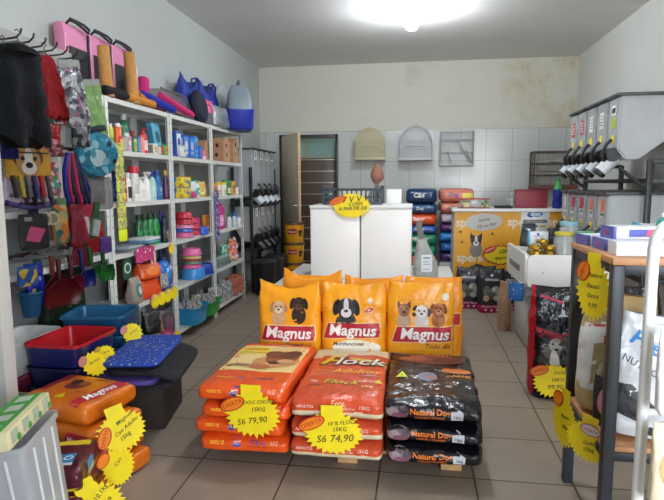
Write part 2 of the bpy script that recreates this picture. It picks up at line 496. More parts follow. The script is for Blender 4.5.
# front wall with the open shop entrance
OX0, OX1, OZ = .85, 2.14, 2.6
g = B()
g.box(((XL+OX0)/2, YF-.08, H/2), (OX0-XL, .16, H)); g.box(((OX1+XR)/2, YF-.08, H/2), (XR-OX1, .16, H)); g.box(((OX0+OX1)/2, YF-.08, (H+OZ)/2), (OX1-OX0, .16, H-OZ))
struct('wall_front', g, PAINT)
g = B(); g.box((0, YF-4.1, -.08), (14, 8, .1)); struct('pavement', g, mat('A8A49C', .9, n=.12, ns=4, bump=.3, bs=40))
# door frame, the tall dark door behind it and the open beige leaf
DK = mat('3B302C', .45, n=.08, ns=20)
g = B()
for x in (DX0+.02, DX1-.02): g.box((x, YB+.06, DZ/2), (.045, .17, DZ), .004)
g.box(((DX0+DX1)/2, YB+.06, DZ-.02), (DX1-DX0, .17, .045), .004); struct('trim_1', g, mat('35302E', .4))
g = B(); g.box(((DX0+DX1)/2, YB+.19, .89), (DX1-DX0-.08, .04, 1.78), .003)
d2 = struct('door_2', g, mat('4A3A35', .35, n=.1, ns=30))
for i in range(10):
    g = B(); g.box(((DX0+DX1)/2, YB+.167, .17+.176*i), (DX1-DX0-.09, .01, .012), .002); obj('metal_strip', g, metal('C9C9C4', .3), d2)
g = B(); g.box(((DX0+DX1)/2, YB+.2, 1.945), (DX1-DX0-.08, .012, .31)); w = struct('window_1', g, mat('7FA09B', .12, n=.08, ns=3))
g = B(); g.box(((DX0+DX1)/2, YB+.19, 1.79), (DX1-DX0-.08, .03, .025), .002); g.box((-1.72, YB+.19, 1.95), (.035, .03, .3), .002); obj('window_frame', g, mat('8E8C78', .5), w)
g = B(); g.box((.42, 0, 1.045), (.84, .035, 2.09), .004)
leaf = struct('door_1', g, mat('E0D0B8', .5, n=.06, ns=5)); leaf.location = (-2.045, 8.39, .008); leaf.rotation_euler = (0, 0, R(-60.5))
g = B(); g.box((.8415, 0, 1.045), (.006, .036, 2.085)); obj('edge_band', g, mat('D6B48C', .5), leaf)
g = B(); g.box((.77, -.021, 1.05), (.035, .008, .2), .004)
hp = obj('handle_plate', g, metal(), leaf)
g = B(); g.tube([(.77, -.02, 1.08), (.77, -.065, 1.08), (.75, -.07, 1.08), (.66, -.07, 1.08)], .009); obj('door_handle', g, metal(), leaf)
# lamps: one bulb in view, one nearer the entrance overhead
BULB2 = mat('F1F8FE', .5, n=0, emit=LAMP2_E)
BULB = mat('F1F8FF', .5, n=0, emit=LAMP_E)
def lamp(label, y, m=BULB):
    t = thing('ceiling_lamp', label, 'lamp', (-.08, y, H), group=None)
    g = B(); g.lathe([(.05, 0), (.05, -.015), (.02, -.025), (.024, -.03), (.028, -.05)], n=24); obj('socket', g, plast('E6E4DE'), t)
    g = B(); g.lathe([(.024, -.05), (.03, -.07), (.055, -.11), (.065, -.15), (.06, -.185), (.04, -.21), (.012, -.22)], n=28); obj('bulb', g, m, t)
lamp('bare white LED bulb glowing under the ceiling towards the back wall', 5.85)
lamp('bare white LED bulb overhead between the entrance and the yellow bags', 3.0, BULB2)

# ================================================================= camera
cam = bpy.data.cameras.new('camera'); co = bpy.data.objects.new('camera', cam); COL.objects.link(co)
pi_, ya, ro = .1203, .1525, -.0048
fw = Vector((-math.sin(ya)*math.cos(pi_), math.cos(ya)*math.cos(pi_), -math.sin(pi_)))
rt = Vector((math.cos(ya), math.sin(ya), 0)); up = rt.cross(fw)
r2 = rt*math.cos(ro) + up*math.sin(ro); u2 = r2.cross(fw)
M = Matrix((r2, u2, -fw)).transposed().to_4x4(); M.translation = (0, 0, 1.3972); co.matrix_world = M
cam.sensor_width = 36; cam.sensor_fit = 'HORIZONTAL'; cam.lens = 555.35/664*36; cam.clip_start = .05
S.camera = co
# ================================================================= daylight through the entrance
wd = bpy.data.worlds.new('sky'); S.world = wd; wd.use_nodes = True
nt = wd.node_tree; bg = nt.nodes['Background']
sk = nt.nodes.new('ShaderNodeTexSky'); sk.sky_type = 'HOSEK_WILKIE'; sk.turbidity = 6; sk.sun_direction = Vector((.3, .7, .6)).normalized()
hs = nt.nodes.new('ShaderNodeHueSaturation'); hs.inputs['Saturation'].default_value = .35
nt.links.new(sk.outputs['Color'], hs.inputs['Color']); nt.links.new(hs.outputs['Color'], bg.inputs['Color']); bg.inputs['Strength'].default_value = SKY_E
al = bpy.data.lights.new('entrance_portal', 'AREA'); al.shape = 'RECTANGLE'; al.size = OX1-OX0; al.size_y = OZ; al.cycles.is_portal = True
ao = bpy.data.objects.new('entrance_portal', al); COL.objects.link(ao); ao.location = ((OX0+OX1)/2, YF-.1, OZ/2); ao.rotation_euler = (R(90), 0, 0)
S.view_settings.view_transform = 'Standard'; S.view_settings.look = 'None'; S.view_settings.gamma = 1; S.view_settings.exposure = EXPO
try: S.view_settings.use_curve_mapping = False
except Exception: pass
S.cycles.max_bounces = 8; S.cycles.diffuse_bounces = 4; S.cycles.transparent_max_bounces = 12
S.cycles.use_denoising = True; S.cycles.caustics_reflective = False; S.cycles.caustics_refractive = False; S.cycles.sample_clamp_indirect = 6
# ================================================================= price tags
YEL, YEL2, OR, REDK, INK, WHITE = ink('F7DE1E'), ink('F9EC7A'), ink('F08A1E'), ink('C9301E'), ink('2A2A22'), ink('F4F2EC')
def price_tag(label, loc, rot, w, h, lines, seed=1, badge=(-.36, .2, 24), badge_cols=(None, None), tab=True, oferta=True, spikes=20, group=None, depth=.17, text=True):
    t = thing('price_tag', label, 'price tag', loc, rot, group)
    g = B()
    poly = star(0, 0, w/2, h/2, int(spikes*1.3), depth, seed)
    g.prism(poly, .0015)
    if tab: g.prism(rect(-w*.2, h*.25, w*.16, h*.62), .0015, Matrix.Translation((0, .0004, 0)))
    obj('card', g, mat('F6DC1C', .5, n=.05, ns=14), t, smooth=False)
    bc, be = badge_cols[0] or OR, badge_cols[1] or REDK
    bx, by, br_ = badge
    sh = [P(ell(bx*w, by*h, .24*w, .125*h*1.15, br_, 26), be), P(ell(bx*w, by*h, .215*w, .105*h*1.1, br_, 26), bc)]
    if oferta: sh += [T('OFERTA', bx*w, by*h, .105*w, be, .012, 0, br_)]
    decal('badge', sh, t, y=-.001)
    if text and lines:
        decal('handwriting', [T(s, x*w, y*h, k*w, INK, b, .25, r) for s, x, y, k, b, r in lines], t, y=-.001)
    return t

# ================================================================= pallet and the bags on it
WOOD = mat('C49A66', .7, n=.18, ns=14)
pal = thing('pallet', 'low pale wooden pallet under the dog food bags in mid shop', 'pallet', (-.36, 3.2, 0))
for y in (-.34, .1, .6):
    g = B(); g.box((0, y, .052), (1.22, .1, .018), .003); obj('runner_board', g, WOOD, pal)
    for x in (-.53, .03, .54):
        if y < 0 and x > -.1: continue
        g = B(); g.box((x, y, .0215), (.12, .1, .043), .003); obj('block', g, WOOD, pal)
for x in (.03, .54):
    g = B(); g.box((x, -.52, .0305), (.1, .12, .061), .003); obj('block', g, WOOD, pal)
for i in range(8):
    g = B(); g.box((-.56+.16*i, .05, .07), (.115, 1.26, .018), .003); obj('deck_board', g, WOOD, pal)
PZ = .0805

ORG = film('E8571C', .5, 16, .26)
# --- column one: orange bags
h1 = [.088, .083, .083, .094]; z = PZ
names1 = ['bottom orange dog food bag of the orange column', 'second orange dog food bag from the floor in the orange column', 'orange dog food bag just under the topmost in the orange column', 'topmost orange bag of the orange column, cream picture panel facing up']
dx1 = [-.012, -.02, .006, 0]
for i in range(4):
    t = thing('dog_food_bag', names1[i], 'dog food bag', (-.822+dx1[i], 2.86, z), (0, 0, [1.5, -1, .5, -1.5][i]), 'orange dog food bags in a stack')
    bd = obj('sack_body', slab_b(.442, .78, h1[i]-.001, 11+i, .009, 7, n=22, px=18), ORG, t, ang=60)
    fr = [T('natural', -.13, .052, .028, ink('F2C21C'), .01, .2), P(ell(-.03, .052, .03, .019, 8, 14), ink('2B4FA8')), T('PET', -.03, .052, .021, WHITE, .015, .1), T('PREMIUM', .07, .057, .022, ink('2E4B9C'), .015, .2), T('10KG', .15, .058, .02, ink('F4C8A8'), .01), T('RACAO PARA CAES', .07, .04, .011, ink('5A2418'), .005)]
    if i < 3: fr = [dict(q) for q in fr[:6]]
    sh = []
    for q in fr:
        q = dict(q)
        if 'p' in q: q['p'] = [(x, zz - (.052-.062*h1[i]/.09)) for x, zz in q['p']]
        else: q['y'] -= (.052-.062*h1[i]/.09)
        sh.append(q)
    decal('logo', sh, bd, bd, 'front')
    if i == 3:
        pan = [P(rrect(-.2, -.16, .2, .28, .02), ink('EBD08A')), P(rect(-.19, .12, -.02, .25), ink('F2D64A')), P(rect(-.185, -.1, -.06, -.06), ink('8A6A4A')),
               T('natural', -.1, .2, .05, ink('E0471E'), .012), T('SABOR CARNE', -.1, .14, .022, ink('7A3A1E'), .005),
               P(ell(.07, .0, .13, .1, 10, 20), ink('C98E5A')), P(ell(.09, .07, .09, .11, -20, 20), ink('8E4A2A')), P(ell(.03, .12, .05, .06), ink('6A3420')), P(ell(.12, .0, .05, .035), ink('D8A878')), P(ell(.06, -.02, .03, .02, 0, 10), ink('1E1411')),
               P(ell(.13, .12, .05, .07, -30), ink('5E2E1C')), P(ell(.0, -.09, .06, .04), ink('B26A3A'))]
        decal('picture_panel', pan, bd, bd, 'top', maxe=.06)
        decal('small_print', [T('natural', -.12, -.27, .03, ink('F2C21C'), .01), T('PET', -.03, -.27, .028, ink('2B4FA8'), .02), T('PREMIUM', .08, -.265, .027, ink('2E4B9C'), .015)], bd, bd, 'top')
    z += h1[i]
# --- column two: red and beige bags
RED2 = film('CE4E2C', .5, 16, .26); BEI = film('D9C9A6', .4, 16, .35)
h2 = [.098, .1, .12]; z = PZ
names2 = ['lowest red and beige dog food bag of the middle column', 'middle red and beige dog food bag, between the other two of its column', 'topmost red and beige dog food bag, its big yellow and white lettering facing up']
for i in range(3):
    t = thing('dog_food_bag', names2[i], 'dog food bag', (-.368+[.006, -.004, 0][i], 2.86+(.02 if i == 2 else 0), z), (0, 0, [-1, .6, .8][i]), 'red and beige dog food bags in a stack')
    hh = h2[i]
    def zone2(c, n, hh=hh):
        if c.y < -.3 and c.z < hh*.42: return 1
        if c.y > .2 + .06*math.sin(c.x*6+.9): return 1
        return 0
    bd = obj('sack_body', slab_b(.44, .82 if i == 2 else .78, hh-.001, 31+i, .008, 8, n=22, zone=zone2, px=20), [RED2, BEI], t, ang=60)
    decal('logo', [T('Flock', .0, hh*.74, .03, ink('F0DC9A'), .01, .3), T('15KG', .13, hh*.62, .022, ink('F3D2C0'), .01), T('Alimento para Caes', .02, hh*.55, .016, ink('F3D2C0'), .006, .2), T('ADULTOS', -.15, hh*.6, .018, ink('F0DCC8'), .01)], bd, bd, 'front')
    if i == 2:
        decal('lettering', [P([(.215*math.cos(a)*1.0-.0, .06+.14*math.sin(a)) for a in [R(x) for x in range(0, 91, 9)]] + [(.0, .185), (.21, .05)], ink('E9C33A')),
            T('F', -.115, .125, .22, ink('3A2A20'), .045, .35), T('lock', .06, .12, .17, ink('3A2A20'), .05, .2),
            T('F', -.115, .125, .215, ink('E8B92A'), .012, .35), T('lock', .06, .12, .165, ink('F4F0E4'), .012, .2),
            T('Adultos', .05, -.03, .08, ink('F0B62A'), .012, .35),
            P(ell(.13, -.09, .055, .03), ink('A8321E')), T('CARNE', .13, -.09, .02, ink('F0D8C8'), .01),
            T('Flock', -.01, -.2, .085, ink('3A2A20'), .03, .35), T('Flock', -.01, -.2, .084, ink('E8C04A'), .006, .35),
            T('RACAO', .13, -.18, .026, ink('F3E2D4'), .01), T('15kg', .13, -.24, .03, ink('F3E2D4'), .015),
            P([(.165, -.2), (.205, -.2), (.185, -.15)], ink('F0D81E')), T('!', .185, -.182, .03, INK, .01),
            P(rect(-.18, -.05, -.04, -.045), ink('E98A6E')), P(rect(-.18, -.07, -.05, -.065), ink('E98A6E')), P(rect(-.18, -.09, -.04, -.085), ink('E98A6E')), P(rect(-.18, -.11, -.07, -.105), ink('E98A6E')),
            P(ell(-.14, -.2, .02, .015), ink('E9A890')), P(ell(-.12, -.25, .03, .012), ink('8A1E18'))], bd, bd, 'top')
    z += hh
# --- column three: black bags
BLK = film('121117', .9, 13, .2)
h3 = [.104, .104, .112]; z = PZ
names3 = ['lowest glossy black dog food bag, over the pallet block', 'glossy black dog food bag in the middle of the black column', 'topmost glossy black dog food bag with orange lettering and brown picture']
for i in range(3):
    t = thing('dog_food_bag', names3[i], 'dog food bag', (.088+[.002, .007, -.004][i], 2.86, z), (0, 0, [.5, -1.2, -.6][i]), 'black dog food bags in a stack')
    hh = h3[i]
    bd = obj('sack_body', slab_b(.448, .78, hh-.001, 51+i, .013, 6, n=22, px=16), BLK, t, ang=60)
    sh = [P(ell(-.16, hh*.55, .055, hh*.33, 0, 16), ink('6E5E62')), P(ell(-.18, hh*.5, .03, hh*.2), ink('9A8488')), P(ell(-.13, hh*.62, .025, hh*.16), ink('4A3A42')), P(ell(-.15, hh*.38, .035, hh*.12), ink('7A4A58')),
          T('Natural Dog', -.01, hh*.56, .036, ink('E87A24'), .03), T('CARNE E FRANGO', -.01, hh*.34, .016, ink('D86A24'), .01),
          P([(.085, hh*.28), (.14, hh*.28), (.14, hh*.62), (.105, hh*.78), (.085, hh*.6)], ink('C9CBD2')), T('15kg', .112, hh*.42, .018, INK, .01)]
    decal('logo', sh, bd, bd, 'front')
    if i == 2:
        decal('picture_panel', [P(ell(.0, .24, .19, .08, 0, 22), ink('7A3A22')), P(ell(-.1, .25, .08, .05), ink('A85A34')), P(ell(.1, .22, .09, .05), ink('5E2A1C')), T('NATURAL', .0, .3, .05, ink('C9652A'), .02),
            P(ell(.13, .06, .08, .04, -15), ink('C8702A')), P(ell(-.02, -.04, .05, .06), ink('6E7486')), T('dog', .0, -.05, .04, ink('E8651E'), .02),
            T('CARNE', .14, -.02, .04, ink('E8902A'), .02), P([(-.18, -.06), (-.12, -.06), (-.15, .02)], ink('D8E02A')), T('!', -.15, -.04, .04, INK, .02)], bd, bd, 'top')
    z += hh
price_tag('big yellow starburst offer tag on the orange bag column', (-.765, 2.455, .30), (3, 0, -1), .275, .24,
    [('DOG CHOICE', .13, .27, .095, .004, 6), ('15KG', .1, .11, .11, .006, 4), ('S6 79,90', -.02, -.14, .16, .002, 10)], 3)
price_tag('big yellow starburst offer tag on the red and beige bag column', (-.375, 2.45, .235), (3, 0, 2), .285, .22,
    [('10 % FLOCK', .15, .24, .095, .004, 8), ('15KG', .1, .09, .1, .006, 4), ('S6 74,90', .02, -.13, .18, .0, 5)], 8)

# ================================================================= standing yellow bags behind the stacks
AMB = film('F7A41C', .45, 12, .3); AMB2 = film('F39A1E', .45, 12, .3)
BAN, YRIM = ink('B81F36'), ink('F4D38A')
def banner(x, y, w, h, txt='Magnus'):
    return [P([(x-w/2-.012, y-h/2-.008), (x+w/2, y-h/2+.004), (x+w/2+.01, y), (x+w/2+.004, y+h/2+.008), (x-w/2+.02, y+h/2+.004)], YRIM),
            P([(x-w/2-.006, y-h/2-.002), (x+w/2-.004, y-h/2+.01), (x+w/2+.004, y), (x+w/2-.002, y+h/2+.002), (x-w/2+.024, y+h/2-.002)], BAN),
            T(txt, x+.002, y+.002, h*1.02, WHITE, .025, .15)]
def amber_bag(label, loc, rz, seed, design, tilt=0, sag=.02, flare=.03, w=.43, h=.69, m=AMB, group='yellow dog food bags standing on the pallet'):
    t = thing('dog_food_bag', label, 'dog food bag', loc, (tilt, 0, rz), group)
    bd = obj('sack_body', bag_b(w, .15, h, seed, flare, .009, sag, nu=56, nv=28, top=.05), m, t, ang=60)
    if design == 'pair':
        decal('dog_picture', dog(-.06, .545, .052, 'D9AE86', 'B98A60', 'EBD3B8', 'D0A27A') + dog(.07, .57, .055, '3A211A', '2A1712', '6A4028', '35201A'), bd, bd)
        decal('logo', banner(.0, .385, .34, .095), bd, bd)
        decal('lettering', [T('Original', .04, .315, .035, ink('3A3A6A'), .01, .2)], bd, bd)
    elif design == 'single':
        decal('dog_picture', dog(-.045, .555, .078, '1E1C20', '17161A', 'D9D4D2', '2A2628', blaze='CFCBCB'), bd, bd)
        decal('logo', banner(-.01, .415, .34, .095), bd, bd)
        decal('emblem', [P(ell(.1, .6, .018, .018), ink('E8DFC8')), P(ell(.095, .545, .034, .018, 20), ink('E8E0D0')), P(ell(.095, .545, .03, .014, 20), ink('D8502A'))], bd, bd)
        decal('lettering', [P(ell(.02, .31, .15, .05), ink('F3EDE0')), T('Multifuncional', -.03, .335, .033, ink('3A3020'), .014, .1)], bd, bd)
    elif design == 'trio':
        decal('dog_picture', dog(-.1, .55, .05, 'A86A3A', '5E3826', '8A5A3A', 'B9987A', drop=False) + dog(.005, .545, .052, 'E0D6CE', '2A2424', 'EFE8E2', 'D8CEC6') + dog(.105, .56, .048, 'B4662E', '8A4418', 'C98A56', 'A85E2A'), bd, bd)
        decal('logo', banner(.02, .405, .37, .095), bd, bd)
        decal('emblem', [P(ell(.145, .635, .022, .022), ink('F0E8D0'))], bd, bd)
        decal('lettering', [T('Todo dia', .1, .335, .042, ink('5A3020'), .008, .25)], bd, bd)
        decal('base_band', [P(rect(-.2, .24, .2, .285), ink('6A3A7A'))], bd, bd)
    else:
        decal('logo', banner(.1, .42, .14, .08, ''), bd, bd)
    return t
amber_bag('yellow dog food bag showing a tan puppy and a dark brown dog', (-.787, 3.38, PZ), -3, 3, 'pair', 2, .035, .03, w=.394)
amber_bag('yellow dog food bag showing one black and white dog', (-.38, 3.37, PZ), 2, 5, 'single', 1, .012, .012, w=.388, h=.7)
amber_bag('yellow dog food bag showing three small dogs', (.028, 3.38, PZ), 1, 8, 'trio', 1, .004, .01, w=.394, h=.71)
amber_bag('yellow dog food bag standing behind the one with the tan puppy', (-.705, 3.66, PZ), -5, 14, 'back', -2, .03, .04, w=.41, m=AMB2, h=.70)
amber_bag('yellow dog food bag standing behind the one with a black and white dog', (-.285, 3.67, PZ), 2, 15, 'back', -2, .02, .02, w=.40, m=AMB2, h=.685)
amber_bag('yellow dog food bag standing behind the one with three small dogs', (.115, 3.67, PZ), 1, 18, 'back', -2, .0, .01, w=.37, m=AMB2, h=.69)

# ================================================================= white table, white cabinets and what is on them
WHT = mat('F3F1EE', .4, n=.02, ns=3); WHT2 = mat('E3E2DE', .45, n=.03, ns=3)
tb = thing('display_table', 'low white display table under the white cabinets', 'table', (-.4, 4.72, 0))
g = B(); g.box((.0, 0, .59), (1.42, 1.2, .035), .006); obj('table_top', g, WHT2, tb)
g = B(); g.box((0, .02, .31), (1.3, 1.06, .52), .004); obj('base_panel', g, mat('B9AFA2', .5, n=.04), tb)
for sx in (-1, 1):
    for sy in (-1, 1):
        g = B(); g.box((sx*.66, sy*.55, .287), (.05, .05, .57), .004); obj('leg', g, mat('A3A19C', .4), tb)
for x, lab in ((-.667, 'white cabinet with the offer tag, nearest the open door'), (-.248, 'white cabinet standing beside the back stacks of dog food')):
    t = thing('display_cabinet', lab, 'cabinet', (x, 4.72, .6085), (0, 0, 0), 'white cabinets on the table')
    g = B(); g.box((0, 0, .29), (.41, .44, .58), .006); obj('carcass', g, WHT, t)
    g = B(); g.box((0, -.226, .288), (.4, .012, .565), .004); obj('front_panel', g, WHT, t)
    g = B(); g.box((0, -.004, .593), (.417, .475, .026), .006); obj('top_board', g, WHT2, t)
CZ = 1.215
CR = plast('3F4A52', .5)
t = thing('crate', 'dark grey slatted plastic crate on the white cabinets', 'crate', (-.545, 4.80, CZ))
g = B(); g.box((0, 0, .01), (.5, .3, .018), .004); obj('crate_base', g, CR, t)
for sy in (-1, 1):
    g = B(); g.box((0, sy*.148, .125), (.5, .012, .02), .003); g.box((0, sy*.148, .06), (.5, .012, .012), .003)
    for i in range(13): g.box((-.24+.04*i, sy*.148, .07), (.014, .012, .13), .002)
    obj('slatted_side', g, CR, t)
for sx in (-1, 1):
    g = B(); g.box((sx*.245, 0, .145), (.014, .3, .025), .003); g.box((sx*.245, 0, .08), (.014, .3, .012), .003)
    for i in range(8): g.box((sx*.245, -.14+.04*i, .075), (.014, .014, .15), .002)
    obj('slatted_end', g, CR, t)
g = B(); g.box((0, 0, .055), (.24, .16, .11), .006); q = tag(obj('product_box', g, WHT2, loc=(-.53, 4.80, CZ+.021)), 'plain white carton inside the dark crate', 'box')
g = B(); g.box((0, 0, .065), (.13, .1, .13), .006); tag(obj('product_box', g, WHT, loc=(-.20, 4.86, CZ-.006)), 'small white carton standing beside the dark crate', 'box')
t = thing('toy', 'brown cone shaped plush toy on a stick behind the crate', 'toy', (-.36, 5.02, CZ-.006))
g = B(); g.lathe([(.001, .36), (.02, .345), (.05, .3), (.062, .26), (.055, .22), (.03, .19), (.02, .18)], n=16)
for v in g.bm.verts: v.co += Vector((nz(*v.co, 25, 3), nz(*v.co, 25, 4), 0))*.012
obj('head', g, mat('9A6A58', .9, n=.2, ns=30, bump=.5), t)
g = B(); g.cyl((0, 0, .02), (0, 0, .2), .014, .018); obj('stick', g, mat('8A7A6A', .6), t)
g = B(); g.lathe([(.05, 0), (.05, .015), (.015, .03)]); obj('foot', g, mat('4A4A4C', .6), t)
price_tag('yellow starburst offer tag taped to the top edge of the white cabinets', (-.525, 4.462, 1.215), (0, 0, 0), .31, .2,
    [('V V V V', .08, .25, .22, .012, 4), ('CORES', .1, .06, .12, .01, 4), ('A PARTIR DE', .03, -.12, .13, .008, 3)], 21, badge=(-.36, .2, 22), tab=False, spikes=26, depth=.1)
# clear bag with a twisted neck
t = thing('treat_bag', 'clear plastic bag with twisted grey neck and white label', 'bag', (.075, 4.62, .6085), (0, 0, 8))
g = bag_b(.2, .12, .36, 71, .0, .008, 0, nu=28, nv=16, top=.25, ex=1.6)
for v in g.bm.verts:
    k = max(0, (v.co.z-.13)/.24); v.co.x *= 1-.75*min(1, k)**.8; v.co.x -= .045*k
obj('bag_film', g, mat('9EA19A', .22, n=.12, ns=20, bump=.5, bs=40), t)
g = B(); g.tube([(-.035, 0, .33), (-.05, .0, .38), (-.062, 0, .43), (-.05, .0, .47)], .026, 10); obj('twisted_neck', g, mat('7C7974', .5, bump=.5), t)
decal('label_sticker', [P(rrect(-.045, .06, .045, .2, .006), ink('DDE2E6')), P(rect(-.03, .17, .03, .18), ink('4A5A7A')), P(rect(-.03, .14, .02, .145), ink('7A828A')), P(rect(-.03, .12, .03, .125), ink('7A828A')), P(rect(-.03, .08, .025, .085), ink('7A828A'))], t, [c for c in t.children if c.name.startswith('bag_film')][0])
# ================================================================= back of the shop: bird cages on the wall
GOLDW, SILW, BRW = mat('A2935C', .4, metal=.3), mat('8E9094', .4, metal=.3), mat('5E4438', .6)
def dome_cage(label, x, z, w, h, wire, filmm, seed):
    t = thing('bird_cage', label, 'bird cage', (x, YB-.14, z), (0, 0, 0), 'bird cages on the back wall')
    d = .2
    def arch(y, n=14): 
        r = w/2; return [(-r, y, 0), (-r, y, h-r)] + [(r*math.cos(PI - PI*i/n), y, h-r + r*math.sin(PI*i/n)) for i in range(1, n)] + [(r, y, h-r), (r, y, 0)]
    g = B()
    for y in (-d/2, 0, d/2): g.tube(arch(y), .004, 6)
    for y in (-d/2, d/2):
        for k in range(1, 13):
            x_ = -w/2 + w*k/13; zt = h - w/2 + math.sqrt(max(0, (w/2)**2 - x_*x_)); g.tube([(x_, y, 0), (x_, y, zt)], .0024, 5)
        for zz in (h*.3, h*.55): g.tube([(-w/2, y, zz), (w/2, y, zz)], .003, 5)
    for k in range(9):
        a = PI*k/8; g.tube([(w/2*math.cos(a), -d/2, h-w/2+w/2*math.sin(a)), (w/2*math.cos(a), d/2, h-w/2+w/2*math.sin(a))], .003, 5)
    obj('wire_frame', g, wire, t)
    g = B(); g.box((0, 0, -.012), (w+.03, d+.03, .03), .006); obj('tray', g, mat('C9C2A2' if wire is GOLDW else 'C4C4C0', .45), t)
    g = B(); g.tube([(0, 0, h), (0, 0, h+.02), (.012, 0, h+.035), (0, 0, h+.05), (-.012, 0, h+.035), (0, 0, h+.02)], .003, 6); obj('hook', g, wire, t)
    g = B()
    rings = []
    for y in (-d/2-.012, d/2+.012):
        rings.append([(p[0]*1.03 + .01*nz(p[0], y, p[2], 14, seed), y + .012*nz(p[0], 0, p[2], 17, seed+2), p[2]*1.02) for p in arch(0, 18)])
    g.loft(rings, cap0=True, cap1=True); obj('plastic_wrap', g, filmm, t, ang=50)
    g = B(); g.cyl((-w*.3, -.02, h*.38), (w*.3, -.02, h*.38), .006); obj('perch', g, BRW, t)
dome_cage('round topped golden bird cage wrapped in plastic on the tiled wall', -.695, 1.755, .42, .42, GOLDW, mat('F4EBC4', .2, n=.1, ns=12, alpha=.3, bump=.4, bs=14), 2)
dome_cage('round topped silver bird cage wrapped in clear plastic on the tiled wall', -.035, 1.74, .46, .45, SILW, mat('F0EEF2', .2, n=.08, ns=12, alpha=.2, bump=.4, bs=14), 5)
t = thing('bird_cage', 'open square silver wire bird cage on the tiled wall', 'bird cage', (.55, YB-.13, 1.655), (0, 0, 0), 'bird cages on the back wall')
g = B(); w, h, d = .46, .46, .22
for y in (-d/2, d/2):
    for k in range(17): g.tube([(-w/2+w*k/16, y, 0), (-w/2+w*k/16, y, h)], .0022, 5)
    for zz in (0, .16, .34, h): g.tube([(-w/2, y, zz), (w/2, y, zz)], .0032, 6)
for x in (-w/2, w/2):
    for k in range(1, 7): g.tube([(x, -d/2+d*k/7, 0), (x, -d/2+d*k/7, h)], .0018, 5)
    for zz in (0, .16, .34, h): g.tube([(x, -d/2, zz), (x, d/2, zz)], .0032, 6)
for k in range(6): g.tube([(-w/2+w*k/5, -d/2, h), (-w/2+w*k/5, d/2, h)], .0018, 5)
obj('wire_frame', g, SILW, t)
g = B(); g.box((0, -.01, -.012), (w+.03, d+.03, .022), .005); obj('tray', g, mat('C8C8C4', .4), t)
for a, b_ in (((-.14, -.05, .18), (-.08, -.05, .03)), ((.0, -.06, .33), (.2, -.06, .03)), ((.13, -.04, .2), (.2, -.04, .02))):
    g = B(); g.cyl(a, b_, .007); obj('perch', g, mat('8A8478', .6), t)
g = B(); g.tube([(0, 0, h), (0, 0, h+.03), (.01, 0, h+.04)], .004, 6); obj('hook', g, SILW, t)
t = thing('bird_cage', 'brown wooden bird cage on the wall beside the dispensers', 'bird cage', (1.87, YB-.17, 1.34), (0, 0, 0), 'bird cages on the back wall')
g = B(); w, h, d = .56, .47, .28
for x in (-w/2, w/2):
    for y in (-d/2, d/2): g.box((x, y, h/2), (.02, .02, h), .003)
for zz in (.01, .15, .31, h):
    for y in (-d/2, d/2): g.box((0, y, zz), (w, .016, .016), .003)
    for x in (-w/2, w/2): g.box((x, 0, zz), (.016, d, .016), .003)
obj('wooden_frame', g, mat('5A463C', .6, n=.15, ns=25), t)
g = B()
for y in (-d/2, d/2):
    for k in range(1, 19): g.tube([(-w/2+w*k/19, y, 0), (-w/2+w*k/19, y, h)], .0018, 5)
for x in (-w/2, w/2):
    for k in range(1, 9): g.tube([(x, -d/2+d*k/9, 0), (x, -d/2+d*k/9, h)], .0018, 5)
obj('wire_frame', g, mat('6E6862', .45, metal=.6), t)
g = B(); g.box((0, 0, -.02), (w+.03, d+.03, .05), .006); obj('tray', g, mat('6A3A34', .6, n=.1), t)
for a, b_ in (((-.2, -.03, .2), (.1, -.03, .2)), ((-.05, .02, .34), (.24, .02, .3))):
    g = B(); g.cyl(a, b_, .008); obj('perch', g, mat('7A5A44', .6), t)
# hooks on the tiled wall
for x, z, L in ((.4, 2.16, .16), (1.15, 2.165, .1)):
    pass

